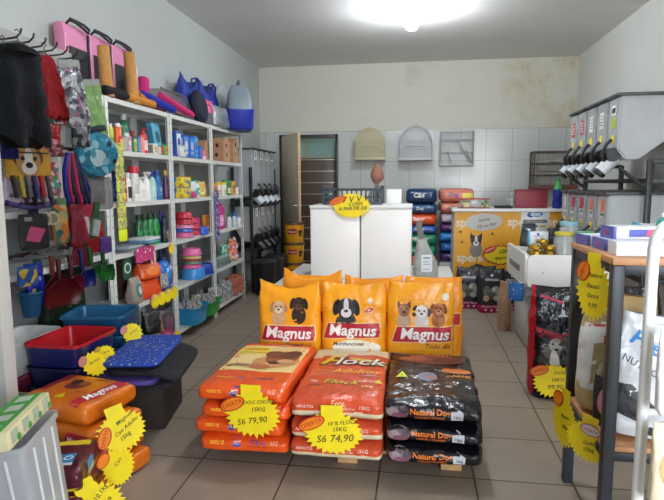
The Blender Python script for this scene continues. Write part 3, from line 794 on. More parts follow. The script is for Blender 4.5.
# ================================================================= gravity feed dispensers (right wall and back-left corner)
BIN = mat('CDD1D3', .22, n=.06, ns=4, alpha=.58); BLKM = mat('1D1F22', .45, n=.05); BLKP = plast('17181B', .4)
def dispenser_bin(label, loc, rz, depth, wd, top, low, sticker, feed=None, group=None, spout=True, sp_col=None):
    """local: front faces -Y, origin at the front lower edge of the bin"""
    t = thing('food_dispenser', label, 'dispenser', loc, (0, 0, rz), group)
    prof = [(0, 0), (.0, top), (depth, top), (depth, low+.08), (.16, -.07), (.06, -.07)]          # (y, z)
    g = B(); n = len(prof)
    v = [(-wd/2, p[0], p[1]) for p in prof] + [(wd/2, p[0], p[1]) for p in prof]
    f = [tuple(range(n)), tuple(reversed(range(n, 2*n)))] + [(i, n+i, n+(i+1) % n, (i+1) % n) for i in range(n)]
    fs = g._add(v, f); bmesh.ops.bevel(g.bm, geom=[e for e in g.bm.edges], offset=.012, segments=2, affect='EDGES')
    obj('bin', g, BIN, t)
    if feed:
        g = B(); pr = [(.02, .02), (.02, top*.45), (depth-.02, top*.55), (depth-.02, low+.1), (.16, -.04), (.07, -.04)]
        v = [(-wd/2+.012, p[0], p[1]) for p in pr] + [(wd/2-.012, p[0], p[1]) for p in pr]
        fs = g._add(v, f); obj('dry_food', g, mat(feed, .9, n=.3, ns=60, bump=.6, bs=80), t)
    g = B(); g.box((0, depth/2-.008, top+.012), (wd+.008, depth+.03, .024), .006); obj('lid', g, mat('3A3D40', .45), t)
    g = B(); g.cyl((-wd*.32, -.012, -.03), (wd*.32, -.012, -.03), .055, None, 18); obj('valve_drum', g, BLKP, t)
    g = B(); g.tube([(wd*.1, -.02, .09), (wd*.1, -.06, .05), (wd*.1, -.085, -.01), (wd*.1, -.07, -.07), (wd*.1, -.02, -.09)], .015, 8); obj('pull_handle', g, BLKP, t)
    if spout:
        g = B(); g.cyl((0, .02, -.05), (0, -.085, -.165), .058, .05, 18); obj('spout', g, sp_col or mat('C9CED2', .3), t)
        g = B(); g.cyl((0, -.085, -.165), (0, -.1, -.182), .055, .05, 18); obj('spout_cap', g, BLKP, t)
    if sticker:
        decal('product_label', sticker, t, y=-.001)
    return t
def stick(a, b_, lines=()):  # white/red label and a yellow price square on the bin front
    return [P(rrect(-.05, .2, .05, .34, .006), a)] + [P(rect(-.035, .23+.025*k, .035, .238+.025*k), b_) for k in range(4)] + [P(rect(-.035, .09, .035, .15), YEL)]
DG = 'food dispensers on the {} wall, {} row'
dl = ['nearest the shop entrance', 'second from the entrance', 'middle one of the five', 'second from the back wall', 'nearest the back wall']
for i in range(5):
    y = 4.70 + .292*i
    st = [stick(WHITE, INK), stick(WHITE, INK), stick(WHITE, INK), stick(ink('B8202E'), WHITE), stick(ink('B8202E'), WHITE)][i]
    if i == 0: st = [P(rrect(-.05, .28, .05, .36, .006), WHITE), P(rect(-.035, .3, .035, .34), INK), P(rrect(-.05, .18, .05, .26, .006), ink('B5C92E')), P(rect(-.035, .07, .035, .13), YEL)]
    dispenser_bin('grey feed dispenser, upper row on the rack by the checkout, ' + dl[i], (1.55, y+.14, 1.64), -90, .62, .255, .42, .2, st, None, 'upper dispensers on the rack')
    lo = [P(rrect(-.055, .16, .055, .26, .006), ink('C8CCD0')), P(rect(-.04, .19, .04, .21), ink('5A5E62'))]
    lo += [P(rrect(-.05, .22, .05, .32, .006), ink(['E0765A', 'E0765A', 'B8203E', 'B8203E', 'C8CCD0'][i])), P(rect(-.03, .06, .03, .12), YEL)]
    dispenser_bin('grey feed dispenser, lower row on the rack by the checkout, ' + dl[i], (1.5, y+.14, .93), -90, .66, .265, .36, .18, lo, None, 'lower dispensers on the rack')
t = thing('dispenser_rack', 'black steel rack carrying the two rows of grey dispensers', 'rack', (1.85, 5.42, 0))
for sx in (-.1, .25):
    for sy in (-.82, .82):
        g = B(); g.box((sx, sy, .78), (.04, .04, 1.56), .003); obj('post', g, BLKM, t)
for z in (.62, 1.4):
    for sx in (-.1, .25):
        g = B(); g.box((sx, 0, z), (.036, 1.66, .036), .003); obj('rail', g, BLKM, t)
for sy in (-.82, .82):
    for z in (.62, 1.4, 1.55):
        g = B(); g.box((.07, sy, z), (.36, .036, .036), .003); obj('cross_bar', g, BLKM, t)
    g = B(); g.cyl((-.1, sy, 1.33), (-.32, sy, 1.5), .014); obj('brace', g, BLKM, t)
# back-left rack of dispensers behind the shelves
t = thing('dispenser_rack', 'black steel rack of dispensers in the back corner beside the open door', 'rack', (-2.2, 7.4, 0))
for sx in (-.12, .12):
    for sy in (-.58, .58):
        g = B(); g.box((sx, sy, .8), (.035, .035, 1.6), .003); obj('post', g, BLKM, t)
for z in (.55, 1.16):
    for sx in (-.12, .04):
        g = B(); g.box((sx, 0, z), (.03, 1.2, .04), .003); obj('rail', g, BLKM, t)
for sy in (-.58, .58):
    for z in (.55, 1.16):
        g = B(); g.box((0, sy, z), (.27, .03, .04), .003); obj('cross_bar', g, BLKM, t)
dl2 = ['next to the white shelves', 'second from the white shelves', 'second from the open door', 'next to the open door']
for i in range(4):
    y = 6.98 + .27*i
    st = [P(rect(-.06, .4, .06, .52), WHITE), P(rect(-.04, .42, -.005, .5), INK), P(rect(.01, .42, .04, .5), ink('7A7A7A'))]
    dispenser_bin('grey clear dispenser of the back corner, top row, ' + dl2[i], (-2.06, y, 1.3), 90, .31, .255, .52, .12, st, None, 'top row of corner dispensers')
    dispenser_bin('dispenser full of tan kibble in the back corner, ' + dl2[i], (-2.06, y, .72), 90, .31, .255, .38, .1, [P(rect(-.05, .25, .05, .36), WHITE), P(rect(-.03, .27, -.005, .34), INK)], 'D2A684', 'lower row of corner dispensers', spout=True, sp_col=BLKP)
for i, (x, y) in enumerate(((-1.9, 6.74), (-1.88, 7.06), (-1.9, 7.37))):
    t = thing('bin', ['black plastic bin under the corner dispensers, beside the white shelves', 'black plastic bin under the corner dispensers, the middle one', 'black plastic bin under the corner dispensers, nearest the buckets'][i], 'bin', (x, y, 0), (0, 0, 0), 'black bins under the dispensers')
    g = B(); g.lathe([(.11, 0), (.13, .02), (.145, .38), (.15, .4), (.14, .4), (.12, .05), (.02, .04)], n=20); obj('bin_body', g, BLKP, t)
    g = B(); g.lathe([(.155, .4), (.155, .42), (.13, .435), (.02, .44)], n=20); obj('lid', g, mat('222428', .4), t)
# buckets stacked beside the door
for i in range(3):
    t = thing('bucket', ['bottom yellow pet food bucket of the stack beside the door', 'middle yellow pet food bucket of the stack beside the door', 'topmost yellow bucket with a dog picture beside the door'][i], 'bucket', (-1.72, 7.66, .285*i), (0, 0, 20), 'yellow buckets by the door')
    g = B(); g.lathe([(.125, 0), (.128, .01), (.142, .25), (.142, .252)], n=28); bd = obj('bucket_body', g, plast('F0A81E', .35), t)
    g = B(); g.lathe([(.15, .25), (.15, .272), (.144, .284), (.02, .2845)], n=28); obj('lid', g, mat('5A3A1E', .4), t)
    decal('logo', [P(rect(-.1, .12, .02, .19), BAN), T('Magnus', -.04, .155, .035, WHITE, .02)], bd, bd)
    decal('dog_picture', dog(.075, .15, .03, '2A1C18', '1E1412', '6A4028', '2A1C18'), bd, bd)

# ================================================================= sacks stacked at the back
cols = [('28406A', 'navy'), ('2E5A8E', 'blue'), ('D8552A', 'orange'), ('3A62A8', 'mid blue'), ('2E8A66', 'green'), ('2E9A70', 'light green'), ('D86A3A', 'rust orange'), ('C9C2B0', 'pale')]
z = 0.0
seq = [('E3D9C6', 'cream', .12), ('E2783C', 'orange', .13), ('DD6A3A', 'rust orange', .13), ('2E9A76', 'bright green', .14), ('24805E', 'dark green', .14), ('3A5EA8', 'royal blue', .1), ('DB532A', 'red orange', .13), ('2E4C78', 'steel blue', .13), ('22395E', 'navy blue', .26)]
seq = [('E3D9C6', 'cream', .13), ('E2783C', 'pale orange', .15), ('DD6A3A', 'rust orange', .15), ('2E9A76', 'bright green', .15), ('24805E', 'dark green', .15), ('3A5EA8', 'royal blue', .11), ('DB532A', 'red orange', .15), ('2E4C78', 'steel blue', .13), ('22395E', 'navy blue', .2)]
for i, (c, nme, h) in enumerate(seq):
    t = thing('dog_food_bag', nme + (' sack on top of the stack behind the white cabinets' if i == 8 else ' sack in the stack behind the white cabinets'), 'dog food bag', (.06, 7.62, z), (0, 0, rnd.uniform(-3, 3)), 'sacks stacked behind the white cabinets')
    bd = obj('sack_body', slab_b(.40, .62, h-.001, 80+i, .009, 5.5, n=12), film(c, .6, 14, .22), t, ang=60)
    decal('logo', [T(['Racao', 'Dog', 'Carne', 'Premium', 'Natural', 'Adulto', 'Sabor', 'Dog', 'Cão'][i], -.03, h*.55, h*.42, ink('E8E4DA'), .02, .2)], bd, bd)
    z += h
z = 0
seq = [('4A2E6A', 'violet', .13), ('53356E', 'purple', .13), ('C9C4CC', 'pale grey', .11), ('3A2A5E', 'dark violet', .12), ('2A6AB8', 'bright blue', .13), ('2E86C8', 'sky blue', .13), ('5A2E62', 'plum', .12), ('D8CCD4', 'white and purple', .13), ('D98A78', 'salmon pink', .14), ('D67E6E', 'salmon and yellow', .18)]
for i, (c, nme, h) in enumerate(seq):
    t = thing('dog_food_bag', nme + (' sack on top of the stack beside the yellow counter' if i == 9 else ' sack in the stack beside the yellow counter'), 'dog food bag', (.50 + (.02 if i < 8 else 0), 7.62, z), (0, 0, rnd.uniform(-3, 3)), 'sacks stacked beside the yellow counter')
    bd = obj('sack_body', slab_b(.43, .62, h-.001, 120+i, .009, 5.5, n=12), film(c, .6, 14, .22), t, ang=60)
    dd = [T(['Cat', 'Gato', 'Cat', 'Gatos', 'Fish', 'Cat', 'Gato', 'Cat', 'Dog', 'Dog'][i], -.05, h*.55, h*.4, ink('3A4A8A' if i > 7 else 'E4E0E6'), .02, .2)]
    if i == 9: dd.append(P(rect(.07, .04, .2, .12), ink('F0DE5A')))
    if i in (4, 5): dd.append(P(ell(.1, h*.5, .05, h*.25), ink('BFE0F0')))
    decal('logo', dd, bd, bd)
    z += h

# ================================================================= yellow counter
t = thing('counter', 'yellow poster fronted counter with a white top at the back', 'counter', (1.12, 6.9, 0))
g = B(); g.box((0, 0, .53), (1.38, .6, 1.06), .004); fr = obj('carcass', g, mat('D9D4CC', .5), t)
g = B(); g.box((0, 0, 1.075), (1.44, .68, .032), .006); obj('counter_top', g, mat('ECEAE6', .4, n=.02), t)
YP = mat('F4AE26', .4, n=.05, ns=5)
g = B(); g.box((0, -.302, .53), (1.37, .006, 1.05)); obj('poster', g, YP, t)
PALE = ink('F4E6C8')
for x, z_ in ((-.52, .93), (.06, .94), (.5, .94), (-.5, .52), (.16, .52), (-.2, .12), (.4, .12)):
    decal('lettering', [T('sperk', x, z_, .14, PALE, .03)], t, y=-.305)
decal('speech_bubble', [P(ell(-.36, .94, .21, .1, 4, 26), ink('CFCBC2')), T('Ganhe', -.36, .965, .05, INK, .004, .3, 10), T('5% no PIX', -.33, .9, .05, INK, .004, .3, 10)], t, y=-.307)
decal('dog_picture', dog(-.44, .72, .085, '3A3434', '2A2626', 'E4E0DC', '8A8680', blaze='E4E0DC', drop=False), t, y=-.307)
decal('dog_picture', dog(.26, .82, .095, 'D87A2E', '4A2E22', 'E8D0B0', 'C9782E'), t, y=-.307)
decal('dog_picture', dog(.12, .7, .07, 'E6D8C6', 'B8622E', 'EFE8E0', 'E0D4C8'), t, y=-.307)
decal('dog_picture', dog(-.42, .4, .07, '3A2A26', '241C1A', '7A5A44', '2E2422'), t, y=-.307)
decal('dog_picture', dog(.2, .36, .06, '8A4A26', '4A2A1E', 'C99A6A', '8A5A34'), t, y=-.307)
def paw(x, z_, s): return [P(ell(x, z_, s, s*.8), ink('8A5A1E'))] + [P(ell(x+q*s*.7, z_+s*(1.1-.3*abs(q)), s*.35, s*.45), ink('8A5A1E')) for q in (-1, 0, 1)]
decal('paw_print', paw(-.62, .82, .015), t, y=-.306); decal('paw_print', paw(-.26, .8, .015), t, y=-.306); decal('paw_print', paw(-.6, .7, .015), t, y=-.306)
decal('promotion_sign', [P(star(-.16, .56, .21, .12, 22, .1, 4), BAN), P(star(-.16, .56, .19, .105, 22, .1, 4), YEL), P(ell(-.28, .62, .075, .035, 25), ink('E0351E')), T('OFERTA', -.28, .62, .032, WHITE, .01, 0, 25), T('10%', -.13, .6, .07, ink('1E5A2A'), .02, .2, 8), T('desconto', -.13, .53, .05, INK, .01, .2, 8)], t, y=-.308)
CTZ = 1.092
q = thing('sign', 'white notice with blue logo and dark bar on the yellow counter front', 'sign', (1.325, 6.585, .735))
g = B(); g.box((0, 0, .175), (.31, .004, .35), .0015); obj('sign_sheet', g, mat('E4E4E0', .4), q)
decal('logo', [P(ell(0, .3, .085, .034), ink('2E8CC4')), P(ell(-.05, .29, .04, .03), ink('2A5AA8')), T('dpet', .0, .3, .06, WHITE, .03)], q, y=-.003)
decal('lettering', [P(rect(-.13, .2, .13, .235), ink('4A4A4A')), T('FORMAS DE PAGAMENTO', 0, .217, .02, WHITE, .005), P(rect(-.13, .15, -.05, .175), ink('7A7A78')), P(rect(-.04, .15, .03, .175), ink('2E6A8A')), P(rect(.05, .15, .12, .175), ink('C8B43A'))], q, y=-.003)
# things on the counter top
t = thing('fish_tank', 'small clear tank with red and green edges on the yellow counter', 'tank', (.66, 6.78, CTZ), (0, 0, 0))
g = B(); g.box((0, 0, .055), (.34, .15, .1), .004); obj('glass_box', g, mat('C4CCC4', .15, n=.15, ns=20, alpha=.4), t)
g = B(); g.box((0, 0, .006), (.36, .17, .012), .003); obj('tray', g, mat('8A2A34', .5), t)
g = B(); g.box((0, 0, .11), (.36, .17, .012), .003); obj('rim', g, mat('B03A42', .5), t)
for x in (-.1, .12):
    g = B(); g.box((x, -.079, .055), (.075, .006, .075), .002); obj('picture_card', g, multi_mat('card', ['6A7A4A', 'B8B07A', '3A4A2E', 'D0C8A0'], 30), t)
t = thing('tray', 'shallow black tray on the yellow counter', 'tray', (.995, 6.76, CTZ))
g = B(); g.box((0, 0, .008), (.19, .12, .014), .004); obj('tray_base', g, BLKP, t)
g = B(); g.tube([(-.1, -.065, .022), (.1, -.065, .022), (.1, .065, .022), (-.1, .065, .022)], .008, 8, closed=True); obj('rim', g, BLKP, t)
t = thing('box', 'dark red flat box standing upright on the yellow counter', 'box', (1.325, 6.86, CTZ), (-4, 0, 0))
g = B(); g.box((0, 0, .105), (.37, .05, .21), .006); obj('carton', g, mat('842834', .5, n=.05), t)
g = B(); g.box((0, -.004, .212), (.372, .054, .012), .003); obj('lid_edge', g, mat('6E1E2A', .5), t)
t = thing('figurine', 'small grey figurine beside the dark red box on the counter', 'figurine', (1.1, 6.86, CTZ))
g = B(); g.lathe([(.035, 0), (.04, .01), (.03, .05), (.038, .09), (.02, .12), (.026, .15), (.012, .18), (.002, .185)], n=14); obj('body', g, mat('9A9C98', .5, n=.15), t)
g = B(); g.box((-.035, -.01, .09), (.05, .025, .03), .01); g.box((-.04, -.012, .06), (.03, .02, .03), .008); obj('arms', g, mat('A6A8A4', .5), t)
t = thing('soda_bottle', 'blue bottle with green neck standing on the yellow counter', 'bottle', (1.60, 6.76, CTZ))
g = B(); g.lathe([(.045, 0), (.055, .01), (.055, .08), (.05, .12), (.056, .17), (.055, .2), (.05, .22)], n=22); obj('bottle_body', g, mat('1E2A7E', .15), t)
g = B(); g.lathe([(.05, .22), (.04, .26), (.02, .31), (.016, .325)], n=22); obj('bottle_neck', g, mat('3E9A4E', .2), t)
g = B(); g.lathe([(.018, .325), (.018, .35), (.01, .352)], n=16); obj('cap', g, plast('2E7A3E'), t)

# black and magenta sacks standing before the counter
def small_sack(label, x, y, rz, seed, w, h):
    t = thing('cat_food_bag', label, 'cat food bag', (x, y, 0), (0, 0, rz), 'black and magenta bags before the counter')
    bd = obj('sack_body', bag_b(w, .13, h, seed, .012, .008, .01, nu=36, nv=22, zone=lambda c, n: 1 if c.z < h*.2 else 0), [film('2A2A30', .6, 18, .25), film('A01E50', .5, 18, .25)], t, ang=60)
    decal('logo', [T('elenuts', 0, h*.77, .05, ink('D8D8DC'), .012)], bd, bd); decal('emblem', [P(ell(0, h*.86, .014, .014), ink('D8D8DC'))], bd, bd)
    decal('picture', [P(ell(-.05, h*.5, .04, .06), ink('6A6A64')), P(ell(.04, h*.48, .05, .07), ink('8A8A84')), P(ell(.0, h*.4, .06, .04), ink('4A4A4A')), P(ell(-.06, h*.34, .03, .035), ink('C9A27A')), P(ell(.05, h*.35, .035, .03), ink('A8A49A')), P(ell(.02, h*.55, .02, .02), ink('C4C8BE'))], bd, bd)
    decal('lettering', [T('Alimento Natural', 0, h*.15, .03, ink('E8D0DC'), .008), P(ell(-.06, h*.07, .012, .012), ink('E8D0DC')), P(ell(0, h*.065, .012, .012), ink('E8D0DC')), P(ell(.06, h*.07, .012, .012), ink('E8D0DC'))], bd, bd)
small_sack('black and magenta bag before the counter, nearest the yellow bags', .58, 6.28, -4, 201, .27, .46)
small_sack('tall black and magenta bag in front, middle of the three by the counter', .80, 6.10, 2, 202, .28, .47)
small_sack('black and magenta bag before the counter, nearest the white checkout', 1.04, 6.27, 3, 203, .25, .43)
small_sack('black and magenta bag half hidden behind the front three bags', .76, 6.43, 0, 204, .27, .45)
# ================================================================= white steel shelf units along the left wall
STEEL = mat('D6D7D3', .4, n=.04, ns=6); STEEL2 = mat('C9CBC8', .42, n=.05, ns=6)
SZ = [.11, .50, .905, 1.265, 1.63, 1.98]
def shelf_unit(label, y0, y1, levels, back=True):
    t = thing('shelf_unit', label, 'shelf', (-2.225, (y0+y1)/2, 0), (0, 0, 0), 'white steel shelf units')
    L = y1-y0; hd = .165
    for sx in (-1, 1):
        for sy in (-1, 1):
            g = B(); px, py = sx*hd, sy*(L/2-.003)
            g.box((px, py-sy*.017, .99), (.003, .034, 1.98)); g.box((px-sx*.016, py, .99), (.034, .003, 1.98))
            for k in range(24):  # punched holes
                g.cyl((px+sx*.0016, py-sy*.017, .06+.08*k), (px+sx*.0024, py-sy*.017, .06+.08*k), .005, None, 8, 1)
            obj('post', g, [STEEL, mat('6E706E', .6, n=0)], t)
    for z in levels:
        g = B(); g.box((0, 0, z-.002), (.326, L-.012, .004)); g.box((.162, 0, z-.017), (.003, L-.012, .034)); g.box((-.162, 0, z-.017), (.003, L-.012, .034))
        for sy in (-1, 1): g.box((0, sy*(L/2-.008), z-.017), (.326, .003, .034))
        obj('shelf', g, STEEL, t)
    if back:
        g = B(); g.box((-.1665, 0, 1.04), (.004, L-.02, 1.86)); obj('shade_panel', g, mat('8F9294', .5, n=.05, ns=5), t)  # grey sheet added to stand in for the shaded wall behind the shelves
    return t
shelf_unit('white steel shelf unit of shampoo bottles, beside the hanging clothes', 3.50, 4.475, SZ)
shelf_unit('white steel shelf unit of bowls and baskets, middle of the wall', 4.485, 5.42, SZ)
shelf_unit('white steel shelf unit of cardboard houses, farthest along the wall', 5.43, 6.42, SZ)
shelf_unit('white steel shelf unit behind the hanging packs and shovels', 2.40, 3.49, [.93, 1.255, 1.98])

SN = ['lowest shelf', 'second shelf up', 'third shelf up', 'fourth shelf up', 'fifth shelf up']
WORD = {'F4F2EC': 'white'}
def bottle(label, y, z, h, r, body, cap, style='plain', x=-2.12, lab=None, name='bottle', rz=90, cat='bottle', group=None):
    t = thing(name, label, cat, (x, y, z+.0005), (0, 0, rz), group)
    h *= 1.12; r *= 1.1
    bm_, cm = plast(body, .3), plast(cap, .35)
    g = B()
    hc = {'plain': .16, 'pump': .16, 'spray': .2, 'tube': .14, 'jar': .2, 'can': .12, 'nozzle': .25}[style]*h
    hb = h-hc
    if style == 'tube': prof = [(r*.95, 0), (r, hb*.05), (r, hb*.95), (r*.8, hb)]
    elif style in ('jar', 'can'): prof = [(r*.93, 0), (r, hb*.05), (r, hb*.93), (r*.9, hb)]
    elif style == 'nozzle': prof = [(r*.93, 0), (r, hb*.04), (r, hb*.8), (r*.85, hb*.92), (r*.5, hb)]
    else: prof = [(r*.93, 0), (r, hb*.04), (r*1.0, hb*.5), (r*.95, hb*.74), (r*.75, hb*.9), (r*.42, hb*.97), (r*.4, hb)]
    g.lathe(prof, n=18, sy=.8 if style in ('plain', 'tube') else 1); bd = obj('bottle_body', g, bm_, t)
    g = B()
    if style == 'pump':
        g.lathe([(r*.5, hb), (r*.5, hb+hc*.4), (r*.15, hb+hc*.45), (r*.15, h-hc*.25)], n=14); g.box((0, -r*.45, h-hc*.12), (r*.5, r*1.5, hc*.25), .003)
    elif style == 'spray':
        g.lathe([(r*.45, hb), (r*.45, hb+hc*.3), (r*.3, hb+hc*.35), (r*.35, hb+hc*.6)], n=14); g.box((0, -r*.3, h-hc*.2), (r*.6, r*1.7, hc*.4), .004); g.box((0, -r*.8, h-hc*.55), (r*.2, r*.25, hc*.5), .002, M=rotm(20))
    elif style == 'jar': g.lathe([(r*1.03, hb), (r*1.03, h*.98), (r*.95, h)], n=18)
    elif style == 'nozzle': g.lathe([(r*.45, hb), (r*.4, hb+hc*.3), (r*.2, hb+hc*.6), (r*.12, h)], n=14)
    else: g.lathe([(r*.55, hb), (r*.58, hb+hc*.1), (r*.55, h*.99), (r*.45, h)], n=16)
    obj('cap', g, cm, t)
    if lab:
        cols = lab if isinstance(lab, list) else [lab]
        sh = [P(rrect(-r*.8, hb*.15, r*.8, hb*.62, r*.15), ink(cols[0]))]
        if len(cols) > 1: sh += [P(ell(0, hb*.42, r*.5, hb*.1), ink(cols[1])), P(rect(-r*.55, hb*.22, r*.55, hb*.26), ink(cols[-1]))]
        decal('label', sh, t, bd, maxe=.02)
        if name != 'food_jar':   # the same label runs round to the side seen from the entrance
            q = [dict(s) for s in sh]
            decal('side_label', q, t, bd, 'side', maxe=.02) if rz == 90 and False else None
    return t
def carton(label, y, z, w, d, h, col, panel=None, x=-2.13, rz=90, lean=0, name='product_box', cat='box', marks=None, group=None):
    h *= 1.12; w *= 1.06; d *= 1.1
    t = thing(name, label, cat, (x, y, z+.0005), (lean, 0, rz), group)
    g = B(); g.box((0, 0, h/2), (w, d, h), min(.004, .1*d)); bd = obj('carton', g, mat(col, .4, n=.05, ns=12), t)
    if panel:
        decal('front_panel', [P(rrect(-w*.4, h*.1, w*.4, h*.9, w*.05), ink(panel[0]))] + ([P(ell(0, h*.55, w*.26, h*.2), ink(panel[1])), P(rect(-w*.3, h*.2, w*.3, h*.27), ink(panel[-1]))] if len(panel) > 1 else []), t, y=-d/2)
        # the end that faces the entrance
        g = B(); g.box((-w/2-.0006, 0, h*.5), (.001, d*.8, h*.76)); obj('end_panel', g, ink(panel[-1] if len(panel) > 1 else panel[0]), t)
    return t
def pouch(label, x, y, z, w, d, h, m, rz=90, lean=0, seed=1, name='product_pouch', cat='pouch', panel=None, top=.08, group=None, flare=.008, wr=.008):
    t = thing(name, label, cat, (x, y, z+.001), (lean, 0, rz), group)
    bd = obj('pouch_film', bag_b(w, d, h, seed, flare, wr, .006, nu=32, nv=14, top=top), m, t, ang=60)
    if panel: decal('printed_panel', [P(ell(0, h*.5, w*.32, h*.28), ink(panel[0]))] + ([P(ell(w*.05, h*.5, w*.18, h*.16), ink(panel[1]))] if len(panel) > 1 else []), t, bd, maxe=.03)
    return t
# ---- unit one, fifth shelf up
z = SZ[4]
bottle('slim yellow and green tube against the first white post, fifth shelf', 3.66, z, .165, .022, 'C8C43A', 'E8E4D8', 'tube', lab=['5A9A3E'], name='ointment_tube', cat='tube')
bottle('orange bottle with white cap near the first post, fifth shelf', 3.755, z, .175, .032, 'D8642E', 'EDEAE2', 'tube', lab=['C9301E', 'F0C83A'], name='flea_shampoo')
bottle('white spray bottle behind the orange bottle, fifth shelf', 3.93, z, .18, .03, 'D4D8DA', 'C4C8CA', 'spray', x=-2.22, name='spray_bottle')
bottle('tall green bottle with clear lid at the back of the fifth shelf', 4.08, z, .27, .042, '1E7A52', 'C4CEC8', 'plain', x=-2.25, lab=['DCE4DC', '1E6A48'])
carton('small grey and pink carton beside the orange bottle', 3.85, z, .06, .05, .1, 'B4B8BC', ['C87A94', 'E4E0E0'], x=-2.11)
carton('small green and yellow carton beside the grey carton', 3.94, z, .045, .045, .095, '2E8A64', ['E8D23A', '2E8A64'], x=-2.11)
carton('small blue carton beside the red pump bottle', 4.01, z, .045, .05, .105, '2A62A8', ['5A92C8'], x=-2.12)
bottle('salmon coloured slim bottle beside the red pump bottle', 4.055, z, .12, .02, 'E08A72', 'D87A62', 'tube', x=-2.095, name='ointment_tube', cat='tube')
bottle('red bottle with red pump on the fifth shelf', 4.13, z, .175, .03, 'CF3A4A', 'C42A3A', 'pump', lab=['E8C8C8'], name='pump_bottle')
bottle('dark red capped bottle behind the red pump bottle', 4.2, z, .165, .03, 'A8283A', 'B42A3E', 'plain', x=-2.25)
carton('small white carton standing before the tilted teal box', 4.235, z, .075, .055, .075, 'E2E0D8', ['D8D4C8', 'B8A04A', '7A7A7A'], x=-2.1)
carton('teal box leaning at a tilt at the end of the fifth shelf', 4.36, z+.01, .13, .045, .22, '4AA0BE', ['5AB0CC', '2A4A5E', '3A7A9A'], x=-2.12, lean=-8)
carton('low green card pack at the foot of the tilted teal box', 4.43, z, .1, .02, .075, '3E9A4A', ['7AC05A', 'D86A4A'], x=-2.078)
carton('low pale pink card at the foot of the tilted teal box', 4.31, z, .05, .015, .06, 'D8A8A0', ['E4D4CC'], x=-2.08)
# fourth shelf up
z = SZ[3]
bottle('red bottle with tall white nozzle at the first post, fourth shelf', 3.775, z, .235, .03, 'C23A32', 'EDEAE4', 'nozzle', lab=['D8A06A', '8A2A24'])
bottle('white bottle with a black patch on the fourth shelf', 3.86, z, .19, .03, 'E2E2E0', 'D8DADA', 'plain', lab=['2A2A2E'])
bottle('tiny white jar on the edge of the fourth shelf', 3.89, z, .05, .026, 'E6E4E0', 'F0EEEA', 'jar', x=-2.075, name='ointment_jar', cat='jar')
bottle('clear white bottle with a big red cap on the fourth shelf', 3.955, z, .235, .032, 'D8D4D0', 'C0283A', 'jar', lab=['C8C0BA'], name='flea_powder_can', cat='can')
bottle('white trigger spray beside the red capped bottle, fourth shelf', 4.05, z, .165, .034, 'ECEAE6', 'E2E0DC', 'spray', name='spray_bottle', lab=['DCDAD6'])
bottle('taller white trigger spray, second one from the red cap, fourth shelf', 4.14, z, .2, .032, 'EDEBE7', 'E4E2DE', 'spray', name='spray_bottle')
bottle('pale mint shampoo bottle with blue cap, fourth shelf', 4.24, z, .2, .036, 'A8D0C8', '1E3A8A', 'plain', lab=['C0DCD6'], name='shampoo_bottle')
bottle('bright blue shampoo bottle beside the pale mint one', 4.335, z, .215, .036, '2A6AB4', '1E4A8E', 'plain', lab=['3A7AC0', '9AC0E0'], name='shampoo_bottle')
bottle('orange bottle beside the bright blue shampoo, fourth shelf', 4.4, z, .21, .032, 'D86A2E', 'E07A32', 'plain', x=-2.15, lab=['C83A3A'], name='shampoo_bottle')
bottle('dark purple bottle with yellow top at the second post', 4.44, z, .215, .026, '4A2E52', 'C8B43A', 'plain', x=-2.095, lab=['6A4A6E'], name='shampoo_bottle')
for i, (y, c, n_) in enumerate(((3.98, '2A4A8E', 'dark blue'), (4.1, '33569A', 'mid blue'), (4.22, '28478A', 'navy blue'))):
    carton(n_ + ' carton at the back of the fourth shelf behind the sprays', y+.05, z, .1, .06, .205, c, ['3A66B0'], x=-2.3)
# third shelf up
z = SZ[2]
gn = ['nearest the first post', 'second from the first post', 'third from the first post', 'next to the navy bottle']
for i in range(4):
    bottle('green shampoo bottle lying beyond the folded packs, ' + gn[i] if False else 'green shampoo bottle on the third shelf, ' + gn[i], 4.055+.092*i, z, .225, .04, ['14502A', '165A2E', '1E7A38', '23843E'][i], '0E3A20', 'plain', x=-2.15, lab=['2A8A46', '1A5A2E'], name='shampoo_bottle', group='green shampoo bottles')
bottle('navy bottle with a small dog picture beside the green bottles', 4.395, z, .2, .03, '1E2238', '14182A', 'tube', x=-2.1, lab=['3A3A52', 'E0A86A'], name='shampoo_bottle')
bottle('royal blue bottle at the second post on the third shelf', 4.44, z, .24, .027, '23389A', '1A2A78', 'plain', x=-2.15, lab=['3A6AC0', '8AB4E0'], name='shampoo_bottle')
for i, (c, w, d, dy, n_) in enumerate((('6A7478', .30, .22, 0, 'grey'), ('8A9496', .27, .2, -.02, 'pale grey'), ('5A8AB0', .2, .2, .1, 'blue'), ('CAD0CE', .21, .2, .11, 'white'))):
    t = thing('folded_mat', n_ + ' folded pack in the flat pile on the third shelf', 'mat', (-2.13, 3.83+dy, z+.001+[0, .021, .0, .021][i] + (0 if i < 2 else 0)), (0, 0, [3, -4, 2, -3][i]))
    if i >= 2: t.location.y = 4.0 if i == 2 else 4.005; t.location.x = -2.08; t.location.z = z+.043+[0, 0, 0, .021][i]
    g = B(); g.box((0, 0, .01), (.16, w, .02), .006); obj('folded_cloth', g, mat(c, .5, n=.1, ns=20, bump=.3), t)
    g = B(); g.box((.0815, 0, .01), (.002, w*.7, .012)); obj('label_strip', g, mat(['8A9296', 'B4BABA', '7AA8CC', 'E4E2DE'][i], .5), t)
t = thing('pet_blanket', 'pink star print cloth hanging over the edge of the third shelf', 'blanket', (-2.042, 3.93, .93), (0, 0, 90))
obj('cloth', drape_b(.3, .27, .115, .02, 3, .008, 5), pattern_mat('stars', 'C23A74', 'E8C0D0', 22, .25), t)
t = thing('ribbon', 'pale pink ribbon ends dangling below the third shelf', 'ribbon', (-2.045, 4.06, .905), (0, 0, 90))
